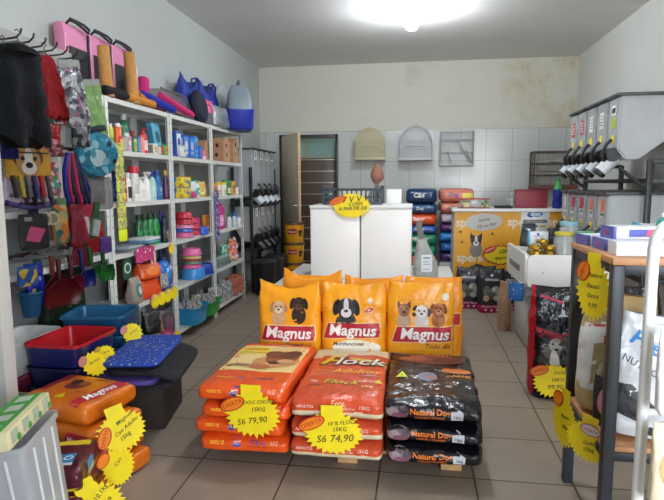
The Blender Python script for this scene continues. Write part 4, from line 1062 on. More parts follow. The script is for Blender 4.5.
for x, L in ((-.02, .13), (.015, .15), (.03, .11)):
    g = drape_b(.014, .016, L, .004, 1, .004, x*100, nu=12, nv=8)
    for v in g.bm.verts: v.co.x += x
    obj('ribbon_tail', g, mat('D8B4BC', .5), t)
price_tag('yellow tag clipped at the second post under the navy bottle', (-2.035, 4.37, .86), (0, 0, 90), .1, .1, [], 31, badge=(-.3, .3, 40), badge_cols=(ink('D8A0A0'), ink('C87A7A')), tab=False, oferta=False, spikes=12)
# second shelf up
z = SZ[1]
OPK = mat('E0571E', .3, bump=.6, bs=16, n=.12, ns=8)
pouch('crumpled orange plastic pack on top of another, second shelf', -2.12, 4.09, z+.153, .25, .14, .12, OPK, 80, 0, 301, panel=['E8803A'], top=.3)
pouch('bright red orange pack under the crumpled orange one', -2.11, 4.07, z, .26, .13, .145, mat('DC4A1C', .3, bump=.5, bs=18, n=.1, ns=9), 80, 0, 302, top=.5)
pouch('small grey silver pack beside the orange packs', -2.03, 4.2, z+.055, .1, .03, .12, mat('A8A49E', .3, metal=.4, bump=.6, n=.2, ns=40), 80, 0, 303, panel=['C8C4BE', '7A7A7A'])
pouch('dark red pack between the orange packs and the blue pack', -2.25, 4.2, z, .1, .06, .26, mat('8A1E24', .4, bump=.5), 80, 0, 304)
t = thing('toy_ball_pack', 'round blue printed pack bulging over the second shelf', 'pack', (-2.10, 4.32, z+.137), (0, 0, 84))
g = B(); g.lathe([(.001, -.13), (.06, -.115), (.095, -.07), (.11, 0), (.1, .06), (.065, .11), (.02, .13), (.001, .132)], n=24, sy=.7)
for v in g.bm.verts: v.co += v.co.normalized()*.008*nz(*v.co, 14, 5)
bd = obj('pack_film', g, mat('1E6AC0', .3, bump=.3, n=.1, ns=12), t)
decal('printed_panel', [P(ell(0, .02, .06, .05), ink('2E86D8')), T('BOM', .0, .06, .04, ink('C8E4F0'), .02, .2, 20), P(ell(.05, -.02, .03, .06), ink('D0503A')), P(ell(.045, .07, .03, .02), ink('E0E4E0'))], bd, bd)
NAVP = pattern_mat('swoosh', '1A2450', 'A8B4D0', 26, .16, .45)
pouch('navy pack with pale swooshes leaning at the second post, second shelf', -2.29, 4.39, z, .12, .08, .32, NAVP, 90, 0, 306, top=.4)
pouch('navy swoosh pack just past the second post, second shelf', -2.2, 4.56, z, .13, .1, .33, NAVP, 90, 0, 307, top=.4)
pouch('beige and teal pack at the first post on the second shelf', -2.1, 3.845, z, .13, .1, .2, mat('9A8E82', .4, bump=.4, n=.15), 90, 0, 308, panel=['3A7A6E', 'D0C8BC'])
pouch('brown fluffy pack at the back of the second shelf', -2.31, 3.98, z, .2, .08, .34, mat('4E3A2C', .8, bump=.8, n=.3, ns=25), 90, 0, 309, top=.5)
t = thing('hang_tag', 'small green leaf shaped tag hanging at the first post', 'tag', (-2.045, 3.66, .8), (0, 0, 80))
g = B(); g.prism(rrect(-.05, -.08, .05, .06, .03), .004); obj('card', g, mat('1E4A34', .5), t)
decal('ring_print', [P(ell(0, 0, .036, .04), ink('C8D0C8')), P(ell(0, 0, .024, .027), ink('1E4A34'))], t, y=-.003)
for i in range(4):
    price_tag('yellow tag on the second shelf edge, ' + ['nearest the first post', 'second from the first post', 'third from the first post', 'nearest the second post'][i], (-2.035, 4.045+.115*i, .475+.0*i), (0, 0, 80), .115, .12, [], 40+i, badge=(-.28, .32, 40), badge_cols=(ink('D8A0A0'), ink('C87A7A')), tab=False, oferta=False, spikes=12, group='yellow tags on the second shelf edge')
# lowest shelf
z = SZ[0]
pouch('beige pack of treats on the lowest shelf near the pet mat', -2.08, 4.0, z, .13, .07, .2, mat('B4A692', .4, bump=.5, n=.12), 80, 0, 311, panel=['C8BCA8'])
pouch('tan and brown pack of treats on the lowest shelf', -2.09, 4.14, z, .15, .08, .21, mat('8A6248', .4, bump=.5, n=.2), 80, 0, 312, panel=['B48A6A', '5A3A2A'])
pouch('magenta pack lying low in front of the tan pack', -2.045, 4.22, z, .16, .05, .09, mat('A03260', .35, bump=.5, n=.1), 80, 0, 313, panel=['C05A80'], top=.3)
pouch('dark grey pack of treats at the second post on the lowest shelf', -2.1, 4.35, z, .17, .08, .23, mat('4A444A', .4, bump=.5, n=.2), 80, 0, 314, panel=['6A626A', '8A3A5A'])
pouch('pale green pack at the first post on the lowest shelf', -2.08, 3.84, z, .12, .07, .16, mat('A8B07A', .4, bump=.4), 80, 0, 315, panel=['C8CC9A'])
price_tag('yellow tag at the foot of the second post', (-2.035, 4.4, .1), (0, 0, 80), .11, .1, [], 47, badge=(-.28, .32, 40), badge_cols=(ink('D8A0A0'), ink('C87A7A')), tab=False, oferta=False, spikes=12)

# ---- unit two
z = SZ[4]
pb = [('blue and white pad pack beside the second post, fifth shelf', 4.70, .1, .2, '2E5AB0', ['E0E4EA', '2A4A9A']), ('sky blue pad pack, first of the three blue packs, fifth shelf', 4.86, .11, .18, '2A66C0', ['5A96D8', 'E0D8E0']), ('blue pad pack in the middle of the fifth shelf', 4.99, .1, .18, '2656A8', ['3A86D0', 'C8B4D8']), ('cyan edged blue pack, last of the three, fifth shelf', 5.09, .08, .19, '2E7AC4', ['5AB0D8', '2A56A8'])]
for l_, y, w, h, c, p_ in pb: carton(l_, y, z, w, .09, h, c, p_, x=-2.13)
pouch('crinkled white pack standing before the blue and white pad pack', -2.07, 4.73, z, .12, .05, .1, mat('D4D6D4', .35, bump=.5, n=.12), 90, 0, 321, panel=['E4E4E0', '7A9A7A'])
carton('low blue box beside the pink arched card, fifth shelf', 5.19, z, .06, .06, .115, '2A5AB8', ['3A7AD0'], x=-2.11)
t = thing('card_pack', 'pink card pack with arched top on the fifth shelf', 'pack', (-2.09, 5.27, z+.001), (0, 0, 90))
g = B(); g.prism([(-.045, 0), (.045, 0), (.045, .06), (.025, .09), (-.02, .095), (-.045, .07)], .03); obj('card', g, mat('D86A9A', .4), t)
decal('printed_panel', [P(rect(-.04, .002, .04, .03), ink('E8E4E8'))], t, y=-.016)
z = SZ[3]
YB_ = multi_mat('yellow_blue', ['E8CE2E', '2A6AC0', 'E8D84A', 'E8CE2E', '2E86D0', 'B89A3A'], 26, .4, 0, .2)
for k in range(2):
    t = thing('product_box', ['blue and yellow printed box at the second post, lower of two', 'blue and yellow printed box with red lid, upper of two'][k], 'box', (-2.12, 4.79, z+.001+.098*k), (0, 0, 90))
    g = B(); g.box((0, 0, .048), (.2, .12, .095), .004); obj('carton', g, YB_, t)
    g = B(); g.box((0, 0, .092), (.2, .121, .006), .002); obj('lid', g, mat(['2E7AC8', 'C83A4A'][k], .4), t)
bottle('white tub beside the blue and yellow boxes, fourth shelf', 5.01, z, .135, .05, 'D8DCDA', 'E4E6E4', 'jar', lab=['C8D0CC', '8AA09A'], name='tub', cat='tub')
pouch('small magenta pack in front of the white tub', -2.065, 4.94, z, .1, .04, .06, mat('C03A7A', .4, bump=.4), 90, 0, 323)
bottle('white and teal bottle in the middle of the fourth shelf', 5.13, z, .15, .05, 'D4DEDA', '2E9A8A', 'plain', lab=['2EA08C', 'DCE8E4'], name='shampoo_bottle')
pouch('yellow and orange printed pack beside the third post, fourth shelf', -2.12, 5.28, z, .14, .08, .15, multi_mat('amber', ['E0B03A', 'D88A2E', 'F0D88A', 'E0B03A'], 30), 90, 0, 324)
# bowls
def bowl(label, y, z, r, h, col, x=-2.13, inv=False, name='pet_bowl', group=None, rim=None):
    t = thing(name, label, 'bowl', (x, y, z+.0008), (0, 0, 0), group)
    pr = [(r*.98, 0), (r, h*.06), (r*.86, h*.92), (r*.8, h), (r*.72, h), (r*.66, h*.3), (.004, h*.25)] if not inv else [(r*.7, 0), (r*.98, h*.85), (r, h*.93), (r*.96, h), (r*.9, h*.93), (r*.62, h*.12), (.004, h*.1)]
    g = B(); g.lathe(pr, n=26); obj('bowl_body', g, plast(col, .35), t)
    g = B(); g.tube([(r*math.cos(2*PI*k/26)*(1.0), r*math.sin(2*PI*k/26), max(.0055, h*(.06 if not inv else .93))) for k in range(26)], .0045, 6, closed=True); obj('rim', g, plast(rim or col, .35), t)
    return t
z = SZ[2]
hz = z
for i, (c, h, n_) in enumerate((('D86A9A', .05, 'pink'), ('3A6AB8', .035, 'blue'), ('D88AA8', .035, 'light pink'), ('B42A3E', .055, 'dark red'), ('BE2C40', .055, 'crimson'))):
    bowl(n_ + ' pet bowl in the bowl tower beside the second post' if i != 4 else 'crimson pet bowl on top of the tower beside the second post', 4.855, hz, .085, h, c); hz += h
hz = z
for i, (c, h, n_) in enumerate((('B02840', .06, 'lowest'), ('B82C48', .06, 'second'), ('C03058', .05, 'topmost'))):
    bowl('raspberry pet bowl in the tower near the blue bowl, the ' + n_, 5.07, hz, .09, h, c, x=-2.15); hz += h
bowl('small blue pet bowl in front of the raspberry tower', 5.135, z, .06, .075, '2A5AC4', x=-2.065)
t = thing('grooming_brush', 'orange bristled brush standing beside the third post', 'brush', (-2.1, 5.30, z+.001), (0, 0, 90))
g = B(); g.box((0, 0, .09), (.08, .04, .18), .015); obj('brush_back', g, mat('C87A1E', .5, n=.2, ns=30), t)
g = B()
for a in range(5):
    for b_ in range(9): g.cyl((-.028+.014*a, -.02, .02+.018*b_), (-.028+.014*a, -.042, .02+.018*b_), .004, .002, 6)
obj('bristle', g, mat('A85A1E', .6), t)
z = SZ[1]
hz = z
bowl('light blue pet bowl at the bottom of the pink bowl tower', 4.98, hz, .12, .1, '3E86C8', x=-2.11); hz += .1
for i, (c, h, n_) in enumerate((('D85A96', .04, 'pink'), ('5E7A62', .035, 'sage green'), ('B84A3A', .018, 'brick red'), ('CDB87A', .03, 'pale yellow'), ('E06AA4', .062, 'rose pink'))):
    bowl(n_ + (' pet bowl in the tower on the light blue bowl' if i < 4 else ' pet bowl crowning the tower on the light blue bowl'), 4.98, hz, .09 if i < 4 else .095, h, c, x=-2.12); hz += h
bowl('royal blue pet bowl at the third post, second shelf', 5.25, z, .12, .1, '23409E', x=-2.13)
pouch('white and grey pack behind the royal blue bowl', -2.28, 5.2, z, .2, .07, .2, mat('C4C4C2', .4, bump=.5, n=.15), 90, 0, 331, panel=['A8544A', 'D8D8D4'])
bowl('dark wine bowl at the back behind the pink bowl tower', 4.85, z, .09, .06, '5A1E34', x=-2.29)
# baskets
def basket(label, y, col, L, w, h, fill):
    t = thing('basket', label, 'basket', (-2.09, y, SZ[0]+.001), (0, 0, 90))
    g = B(); n = 12
    def ring(lx, wy, zz, ex=.35): return [(lx*spow(math.cos(2*PI*i/28), ex), wy*spow(math.sin(2*PI*i/28), ex), zz) for i in range(28)]
    g.loft([ring(L*.43, w*.42, 0), ring(L*.48, w*.47, h*.8), ring(L*.5, w*.5, h*.9), ring(L*.515, w*.515, h), ring(L*.49, w*.49, h), ring(L*.46, w*.45, h*.75), ring(L*.41, w*.4, .006)])
    obj('basket_body', g, plast(col, .4), t)
    g = B(); g.tube([p for p in ring(L*.515, w*.515, h)], .006, 6, closed=True); obj('rim', g, plast(col, .4), t)
    return t
basket('bright blue plastic basket of silvery packs on the lowest shelf', 4.835, '2488B4', .34, .27, .155, 0)
basket('green plastic basket of silvery packs on the lowest shelf', 5.19, '2A9A42', .33, .27, .13, 0)
SILP = multi_mat('silver_pack', ['8A8A88', 'B4B2AE', '6E6E70', 'C4C0B8', '7A7674', 'A09A94'], 60, .3, .25, .6)
k = 0
for bi, (by, bn) in enumerate(((4.835, 'blue basket'), (5.19, 'green basket'))):
    for i in range(6):
        x = -2.09 + (.05 if i % 2 else -.045); y = by - .1 + .1*(i//2)
        pouch('silvery sachet standing in the ' + bn + ', ' + ['back row nearest the entrance', 'front row nearest the entrance', 'back row middle', 'front row middle', 'back row far end', 'front row far end'][i], x, y, SZ[0]+.014, .085, .035, .185 + .02*(i % 3), SILP, 90 + 12*((i*7) % 5 - 2), 6*((i*3) % 3 - 1), 340+k, name='treat_sachet', cat='sachet', group='sachets in the ' + bn); k += 1
# ---- unit three
CARD = mat('B48A68', .8, n=.1, ns=14); HOLE = mat('3A281E', .9)
def card_house(label, x, y, z, w, d, h, holes, rz=90):
    t = thing('cardboard_house', label, 'pet house', (x, y, z+.001), (0, 0, rz))
    g = B(); g.prism([(-w/2, 0), (w/2, 0), (w/2, h*.8), (w*.3, h), (-w*.3, h), (-w/2, h*.8)], d); obj('card_body', g, CARD, t)
    for a, b_, r in holes:
        g = B(); g.lathe([(r, -.002), (r, .002)], n=20, M=Matrix.Translation((-w/2, a, b_)) @ rotm(0, 90, 0), sx=1.4); obj('entrance_hole', g, HOLE, t)
        g = B(); g.lathe([(r, -.002), (r, .002)], n=20, M=Matrix.Translation((a*.8, -d/2, b_)) @ rotm(90, 0, 0), sy=1.3); obj('round_hole', g, HOLE, t)
    return t
z = SZ[4]
card_house('plain cardboard pet house just before the third post', -2.15, 5.36, z, .1, .14, .19, [])
card_house('cardboard pet house just past the third post', -2.19, 5.53, z, .13, .12, .18, [(.0, .1, .014)])
card_house('tall cardboard pet house with two oval holes', -2.13, 5.86, z, .2, .16, .25, [(.0, .07, .016), (-.01, .17, .016)])
card_house('cardboard pet house at the end post of the fifth shelf', -2.12, 6.16, z, .17, .14, .27, [(.0, .2, .02), (.0, .1, .012)])
z = SZ[3]
bottle('amber jar with orange lid past the third post', 5.60, z, .115, .045, 'B8763A', 'D89A3A', 'jar', lab=['8A4A2A'], name='vitamin_jar', cat='jar')
for i in range(4):
    bottle('white vitamin bottle with yellow cap, ' + ['nearest the third post', 'second from the third post', 'third from the third post', 'beside the green bottle'][i], 5.68+.085*i, z, .13, .034, 'E0DCD2', 'DDBB2E', 'jar', lab=['CFC8BA', 'B8923A'], x=-2.1-.05*(i % 2), name='vitamin_bottle', group='white vitamin bottles with yellow caps')
bottle('dark green vitamin bottle between the white bottles and amber box', 6.02, z, .15, .045, '1E7A4A', '2A8A52', 'jar', lab=['D8D4B0'], name='vitamin_bottle')
carton('amber and brown carton at the end of the fourth shelf', 6.16, z, .12, .09, .14, 'D89E3E', ['E8B450', '8A5A34', '8A5A34'])
bottle('small white jar at the end post, fourth shelf', 6.31, z, .075, .04, 'DEDCD6', 'E8E6E2', 'jar', name='ointment_jar', cat='jar')
z = SZ[2]
bottle('tall magenta can past the third post, third shelf', 5.73, z, .255, .05, 'C22E82', 'B0246E', 'can', lab=['E8A0C8', 'F0E0EC'], name='powder_can', cat='can')
bottle('second magenta can standing behind the tall one', 5.9, z, .235, .045, 'B42A78', 'A82468', 'can', x=-2.16, name='powder_can', cat='can')
for i, (c, cp, h, n_) in enumerate((('D8DCDA', '2E8A6A', .13, 'white bottle with green cap'), ('2A7A5A', 'E0E0DC', .12, 'green bottle with white cap'), ('B8C8D8', '2A5AA8', .13, 'pale blue bottle with blue cap'), ('2A62B0', '1E4A8E', .15, 'blue bottle with dark cap'), ('E0E0DE', '8AB4D0', .1, 'short white bottle with light blue cap'))):
    bottle(n_ + ' on the third shelf of the far unit', 5.99+.085*i, z, h, .034, c, cp, 'plain', lab=['CDD6D2'], x=-2.09-.03*(i % 2))
z = SZ[1]
pouch('teal rope toy pack on the second shelf of the far unit', -2.13, 5.9, z+.1, .16, .07, .12, multi_mat('teal_toy', ['2E9A7A', '3AB08C', 'D8DCD6', '1E6A5A'], 50), 90, 0, 351, top=.4)
for i in range(4):
    bottle('grey tin in the row past the third post, ' + ['first', 'second', 'third', 'fourth'][i], 5.64+.1*i, z, .1, .045, '7E8A86', '9AA4A0', 'can', lab=['6A7874'], name='food_tin', cat='tin', group='grey tins on the second shelf')
rp = multi_mat('rope', ['E4DED6', 'E06A8A', 'E8C23A', 'E07A3A', 'D8D4D0', 'C04A6A'], 40, .7, 0, .3)
for i in range(3):
    t = thing('rope_toy', ['colourful knotted rope toy at the end post, second shelf', 'white and pink rope toy beside the colourful knotted one', 'rope toy with orange ends behind the other two'][i], 'toy', (-2.11-.05*(i == 2), 6.06+.128*i, z+.001), (0, 0, 90))
    g = B(); pts = [(.05*math.cos(a), .02*math.sin(2*a), .2+.05*math.sin(a)) for a in [2*PI*k/16 for k in range(16)]]
    g.tube(pts, .022, 8, closed=True); obj('rope_loop', g, rp, t)
    for x in (-.04, .0, .045):
        g = B(); g.tube([(x*.5, 0, .17), (x, -.01, .1), (x*1.3, -.015, .0+.02)], .02, 8); obj('rope_end', g, rp, t)
z = SZ[0]
CLR = multi_mat('clear_pack', ['9A9C9C', 'B8BCBC', '7A7E80', 'C8CCCC'], 45, .2, .2, .7)
for i in range(3):
    pouch('clear crinkled pack on the lowest shelf past the third post, ' + ['first', 'second', 'third'][i], -2.12, 5.62+.17*i, z, .16, .1, .2+.03*(i == 1), CLR, 90, 0, 360+i, group='clear crinkled packs', top=.3)
BRK = mat('A8604A', .85, n=.12, ns=20)
for i in range(4):
    t = thing('clay_pot', ['terracotta pot, lower one nearer the entrance', 'terracotta pot, lower one at the end post', 'terracotta pot, upper one nearer the entrance', 'terracotta pot, upper one at the end post'][i], 'pot', (-2.12, 6.1+.18*(i % 2), z+.001+.105*(i//2)), (0, 0, 90))
    g = B(); g.lathe([(.07, 0), (.078, .006), (.082, .09), (.078, .1), (.06, .1), (.055, .02), (.004, .018)], n=22); obj('pot_body', g, BRK, t)
# sachet strips hung on the posts
def strip(label, y, z0, n, m, w=.075, h=.085, last=None):
    t = thing('sachet_strip', label, 'sachet strip', (-2.03, y, z0), (0, 0, 75))
    for i in range(n):
        g = bag_b(w, .014, h*.96, 400+i, 0, .002, 0, nu=20, nv=6, top=.25, belly=0)
        for v in g.bm.verts: v.co.z -= h*(i+1)
        obj('sachet', g, last if (last and i == n-1) else m, t)
strip('hanging strip of lime yellow sachets on the first post', 3.60, 1.68, 8, multi_mat('lime', ['C8C84A', 'A8A87A', 'D8D03A', '8A8A5A', 'B8B46A'], 60, .35), .08, .085, mat('D4E01E', .35))
strip('hanging strip of purple sachets on the third post', 5.46, 1.33, 6, multi_mat('purple', ['5A4A8A', 'A8A4C0', '3A2E6A', '7A6AA0'], 60, .35), .07, .085)

# ---- on top of the shelves
TZ = 1.982
PINK = mat('D987AE', .6, n=.05, ns=8); MESH = mat('2A2A2E', .7, bump=.4, bs=120); BLKC = mat('17171C', .6)
for i in range(3):
    y = 3.44 + .285*i; w = .28
    t = thing('pet_carrier', ['pink pet carrier with black mesh window, nearest the hanging clothes', 'pink pet carrier with black mesh, middle of the three', 'pink pet carrier with black mesh, beside the magenta post'][i], 'pet carrier', (-2.325, y+.14, TZ), (0, 0, 90), 'pink pet carriers on the shelves')
    g = B(); g.box((0, 0, .235), (w, .08, .47), .02); obj('carrier_body', g, PINK, t)
    g = B(); g.box((.02, -.041, .17), (w*.8, .006, .31), .002); obj('mesh_window', g, MESH, t)
    g = B(); g.box((w/2-.012, -.046, .22), (.026, .008, .44), .003); obj('strap', g, BLKC, t)
    g = B(); g.tube([(-.1, -.03, .455), (-.1, -.06, .48), (-.05, -.075, .475), (.03, -.08, .455), (.08, -.08, .44), (.11, -.07, .47), (.08, -.05, .495), (0, -.045, .5), (-.06, -.04, .5)], .009, 8); obj('handle', g, BLKC, t)
    g = B(); g.box((-w*.46, -.041, .3), (.012, .004, .2), .001); obj('seam', g, mat('E4A8C6', .6), t)
SIS = mat('C08A4E', .9, n=.12, ns=30, bump=.5, bs=120)
for i, (x, y, h) in enumerate(((-2.09, 3.60, .33), (-2.08, 3.93, .36))):
    t = thing('scratching_post', ['tan rope scratching post before the middle pink carrier', 'tan rope scratching post beside the magenta post'][i], 'scratching post', (x, y, TZ), (0, -3, 0), 'tan scratching posts')
    g = B(); g.cyl((0, 0, .02), (0, 0, h), .042, .04, 20); obj('rope_post', g, SIS, t)
    g = B(); g.cyl((0, 0, 0), (0, 0, .02), .045, None, 20); obj('foot', g, mat('A87A48', .8), t)
    g = B(); g.cyl((0, 0, h), (0, 0, h+.006), .04, None, 20); obj('end_cap', g, mat('A87A48', .8), t)
bottle('white tube with dark top standing behind the tan post', 4.07, TZ, .3, .032, 'C8CACC', '2A2E34', 'can', x=-2.15, name='tube', cat='tube', lab=['B4B8BC'])
t = thing('plush_post', 'magenta plush covered post standing on the shelves', 'scratching post', (-2.15, 4.22, TZ))
g = B(); g.lathe([(.05, 0), (.052, .01), (.05, .22), (.046, .24), (.02, .243)], n=20); obj('plush_cover', g, mat('C22A74', .95, n=.12, ns=60, bump=.5, bs=150), t)
g = B(); g.cyl((0, 0, .243), (0, 0, .25), .03); obj('end_cap', g, mat('8A1E54', .8), t)
def roll(label, p0, p1, r, m, m2, seed=0):
    t = thing('plush_roll', label, 'plush roll', p0)
    p0, p1 = Vector(p0), Vector(p1); d = p1-p0; q = d.to_track_quat('Z', 'Y').to_matrix().to_4x4(); L = d.length
    g = B(); g.lathe([(.002, 0), (r*.8, .005), (r, .03), (r, L-.03), (r*.8, L-.005), (.002, L)], n=16, M=q)
    for v in g.bm.verts: v.co += Vector((nz(*v.co, 25, seed), nz(*v.co, 25, seed+1), nz(*v.co, 25, seed+2)))*.006
    obj('plush_cover', g, m, t)
    g = B(); g.lathe([(r*.3, 0), (r*.3, .004)], (0, 0, 0), 10, 0, Matrix.Translation(d) @ q); obj('end_cap', g, m2, t)
def plush(c): return mat(c, .95, n=.15, ns=50, bump=.5, bs=120)
roll('black plush roll lying along the front of the shelf top', (-2.075, 3.52, TZ+.04), (-2.06, 3.80, TZ+.036), .034, plush('121014'), BLKC, 1)
roll('orange plush roll lying at the shelf edge', (-2.075, 3.82, TZ+.036), (-2.06, 4.22, TZ+.032), .03, plush('C8822E'), plush('A86A24'), 2)
roll('orange plush ball topped roll behind the tan posts', (-2.15, 4.1, TZ+.07), (-2.16, 4.21, TZ+.08), .06, plush('C47A32'), plush('A86A24'), 3)
roll('royal blue plush roll beside the orange roll', (-2.125, 4.12, TZ+.11), (-2.055, 4.58, TZ+.033), .03, plush('1E2EA0'), plush('16227A'), 4)
roll('magenta plush roll beside the blue one', (-2.13, 4.46, TZ+.15), (-2.045, 4.95, TZ+.033), .03, plush('CC2A72'), plush('A01E5A'), 5)
roll('black plush roll tucked behind the front tan post', (-2.2, 3.6, TZ+.05), (-2.18, 3.78, TZ+.05), .048, plush('0E0E12'), BLKC, 6)
t = thing('blanket_bag', 'clear zipped bag of red blankets tipped on the shelf top', 'bag', (-2.262, 4.88, TZ), (0, 0, 90))
t.scale = (1, .8, 1)
g = B(); g.box((0, 0, .012), (.5, .26, .02), .008); g.box((-.02, 0, .075), (.44, .24, .1), .03); obj('folded_blanket', g, mat('B02A54', .9, n=.3, ns=10, bump=.4), t)
g = B(); g.loft([[(x, y, 0) for x, y in ((-.3, -.15), (.3, -.15), (.3, .15), (-.3, .15))], [(x, y, .03) for x, y in ((-.31, -.155), (.31, -.155), (.31, .155), (-.31, .155))], [(x, y, .2) for x, y in ((-.31, -.12), (.18, -.12), (.18, .15), (-.31, .15))], [(x, y, .225) for x, y in ((-.3, -.1), (.12, -.1), (.12, .14), (-.3, .14))]])
bmesh.ops.bevel(g.bm, geom=g.bm.edges[:], offset=.012, segments=2, affect='EDGES'); obj('clear_cover', g, mat('8E8684', .2, n=.1, ns=12, alpha=.45, bump=.4, bs=15), t)
g = B(); g.tube([(-.3, -.155, .03), (.31, -.158, .03), (.2, -.13, .2), (.12, -.115, .225), (-.3, -.115, .225)], .01, 8); obj('zip_edge', g, mat('6A6868', .4), t)
NAVY = mat('141A34', .8, n=.1, bump=.3, bs=60); RBL = mat('22389A', .55, n=.08, bump=.2, bs=30)
t = thing('pet_bed', 'navy padded pet bed standing on edge on the shelf top', 'pet bed', (-2.105, 5.27, TZ+.004), (0, 0, 90))
g = B(); g.lathe([(.001, -.04), (.1, -.045), (.14, -.03), (.15, 0), (.14, .03), (.1, .045), (.001, .04)], (0, 0, .155), 26, 0, rotm(80, 0, 0)); obj('cushion', g, NAVY, t)
g = B(); g.tube([(.148*math.cos(2*PI*k/24), .15*math.sin(2*PI*k/24)*math.cos(R(80)), .155+.148*math.sin(2*PI*k/24)) for k in range(24)], .012, 8, closed=True); obj('piping', g, mat('0E1226', .8), t)
def tote(label, y, x, w, h, seed):
    t = thing('tote_bag', label, 'bag', (x, y, TZ), (0, 0, 90))
    g = bag_b(w, .22, h, seed, .09, .012, .03, nu=36, nv=16, top=.12, ex=2.2); obj('bag_body', g, RBL, t)
    g = B(); g.tube([(-w*.25, -.06, h*.85), (-w*.22, -.07, h*1.08), (0, -.07, h*1.14), (w*.22, -.07, h*1.08), (w*.25, -.06, h*.85)], .01, 8); obj('handle', g, mat('1A2A7A', .6), t)
tote('royal blue cloth bag with peaked corners behind the navy bed', 5.42, -2.27, .42, .40, 61)
tote('royal blue cloth bag with peaked corners behind the silver pack', 5.88, -2.27, .44, .42, 62)
pouch('hot pink patterned pack between the blue bags', -2.12, 5.54, TZ+.12, .22, .08, .13, multi_mat('hotpink', ['D83A7A', 'E86A98', 'C0245E', 'F0A0C0'], 35), 90, 0, 371, top=.4)
pouch('low grey box under the hot pink pack', -2.12, 5.52, TZ, .2, .08, .115, mat('5A5E66', .6, n=.1), 90, 0, 374, top=.9)
pouch('crinkled silver foil pack at the front of the shelf top', -2.08, 5.74, TZ, .33, .12, .21, mat('9AA0A2', .25, metal=.5, bump=.9, bs=22, n=.2, ns=14), 84, 0, 372, top=.35)
t = thing('dome_lid', 'pale grey domed litter box lid leaning on the wall', 'litter box lid', (-2.30, 6.45, TZ), (0, 0, 90))
t.scale = (1.1, .65, 1.6)
g = B(); g.lathe([(.22, 0), (.23, .05), (.22, .16), (.19, .26), (.12, .33), (.04, .36), (.002, .362)], n=26, sy=.5); obj('dome', g, plast('A8AEB0', .4), t)
g = B(); g.lathe([(.235, 0), (.235, .02)], n=26, sy=.5); obj('rim', g, plast('9AA0A2', .4), t)
t = thing('pet_carrier', 'blue and grey plastic pet carrier at the end of the shelf top', 'pet carrier', (-2.0, 6.16, TZ), (0, 0, 112))
t.scale = (1.18, 1.18, 1.25)
def rr(w, d, z_, ex=.3, n=28): return [(w/2*spow(math.cos(2*PI*i/n), ex), d/2*spow(math.sin(2*PI*i/n), ex), z_) for i in range(n)]
g = B(); g.loft([rr(.34, .22, 0), rr(.37, .25, .02), rr(.38, .26, .15), rr(.39, .27, .16), rr(.39, .27, .175)]); obj('base_shell', g, plast('1E2EA0', .35), t)
g = B(); g.loft([rr(.37, .25, .175), rr(.36, .245, .22), rr(.3, .2, .33), rr(.2, .14, .385), rr(.1, .08, .395)]); obj('top_shell', g, plast('7E8C94', .35), t)
g = B(); g.tube([(-.06, 0, .385), (-.05, 0, .43), (.05, 0, .43), (.06, 0, .385)], .012, 8); obj('handle', g, plast('4A5660', .4), t)
g = B(); g.box((.15, -.105, .16), (.03, .03, .07), .006); g.box((-.15, -.105, .16), (.03, .03, .07), .006); obj('latch', g, plast('33404A', .4), t)
# ================================================================= hanging display at the near end of the left wall
# colours of this display are darkened to paint in the dimness of the near corner
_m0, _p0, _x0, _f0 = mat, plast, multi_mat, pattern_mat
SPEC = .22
def deep(h, k=.45):  # scales a base colour down, putting shade into the hanging goods
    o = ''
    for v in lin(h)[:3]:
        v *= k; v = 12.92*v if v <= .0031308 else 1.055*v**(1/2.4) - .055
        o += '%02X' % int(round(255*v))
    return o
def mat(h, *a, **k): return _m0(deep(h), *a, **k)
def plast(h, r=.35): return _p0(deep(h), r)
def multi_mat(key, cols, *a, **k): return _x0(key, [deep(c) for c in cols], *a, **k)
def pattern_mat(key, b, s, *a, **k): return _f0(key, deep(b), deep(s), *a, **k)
HX = -1.95
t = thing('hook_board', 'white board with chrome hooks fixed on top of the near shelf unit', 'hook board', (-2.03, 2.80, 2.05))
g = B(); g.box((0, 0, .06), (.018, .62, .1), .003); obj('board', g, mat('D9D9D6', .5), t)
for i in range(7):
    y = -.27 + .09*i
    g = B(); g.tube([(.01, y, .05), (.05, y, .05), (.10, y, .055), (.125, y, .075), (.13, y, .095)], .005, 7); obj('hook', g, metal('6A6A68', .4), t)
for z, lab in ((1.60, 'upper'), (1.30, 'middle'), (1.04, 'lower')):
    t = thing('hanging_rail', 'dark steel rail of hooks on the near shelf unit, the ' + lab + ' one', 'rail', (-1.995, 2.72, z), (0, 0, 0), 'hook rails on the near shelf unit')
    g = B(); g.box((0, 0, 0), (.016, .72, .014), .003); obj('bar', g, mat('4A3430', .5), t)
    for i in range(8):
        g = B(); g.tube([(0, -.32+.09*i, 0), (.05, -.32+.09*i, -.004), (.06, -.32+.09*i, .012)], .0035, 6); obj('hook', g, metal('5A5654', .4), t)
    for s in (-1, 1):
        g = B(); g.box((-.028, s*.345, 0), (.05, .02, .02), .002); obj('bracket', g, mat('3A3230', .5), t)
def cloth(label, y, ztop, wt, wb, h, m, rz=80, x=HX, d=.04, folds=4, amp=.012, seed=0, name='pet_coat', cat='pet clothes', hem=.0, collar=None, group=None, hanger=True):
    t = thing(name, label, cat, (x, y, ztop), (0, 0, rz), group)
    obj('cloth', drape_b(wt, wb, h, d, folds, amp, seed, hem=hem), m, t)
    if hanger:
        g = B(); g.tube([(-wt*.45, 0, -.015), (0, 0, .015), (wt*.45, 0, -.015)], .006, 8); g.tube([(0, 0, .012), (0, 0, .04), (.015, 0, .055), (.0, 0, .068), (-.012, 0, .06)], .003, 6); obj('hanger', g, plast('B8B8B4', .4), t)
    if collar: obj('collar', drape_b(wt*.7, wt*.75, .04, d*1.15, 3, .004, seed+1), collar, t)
    return t
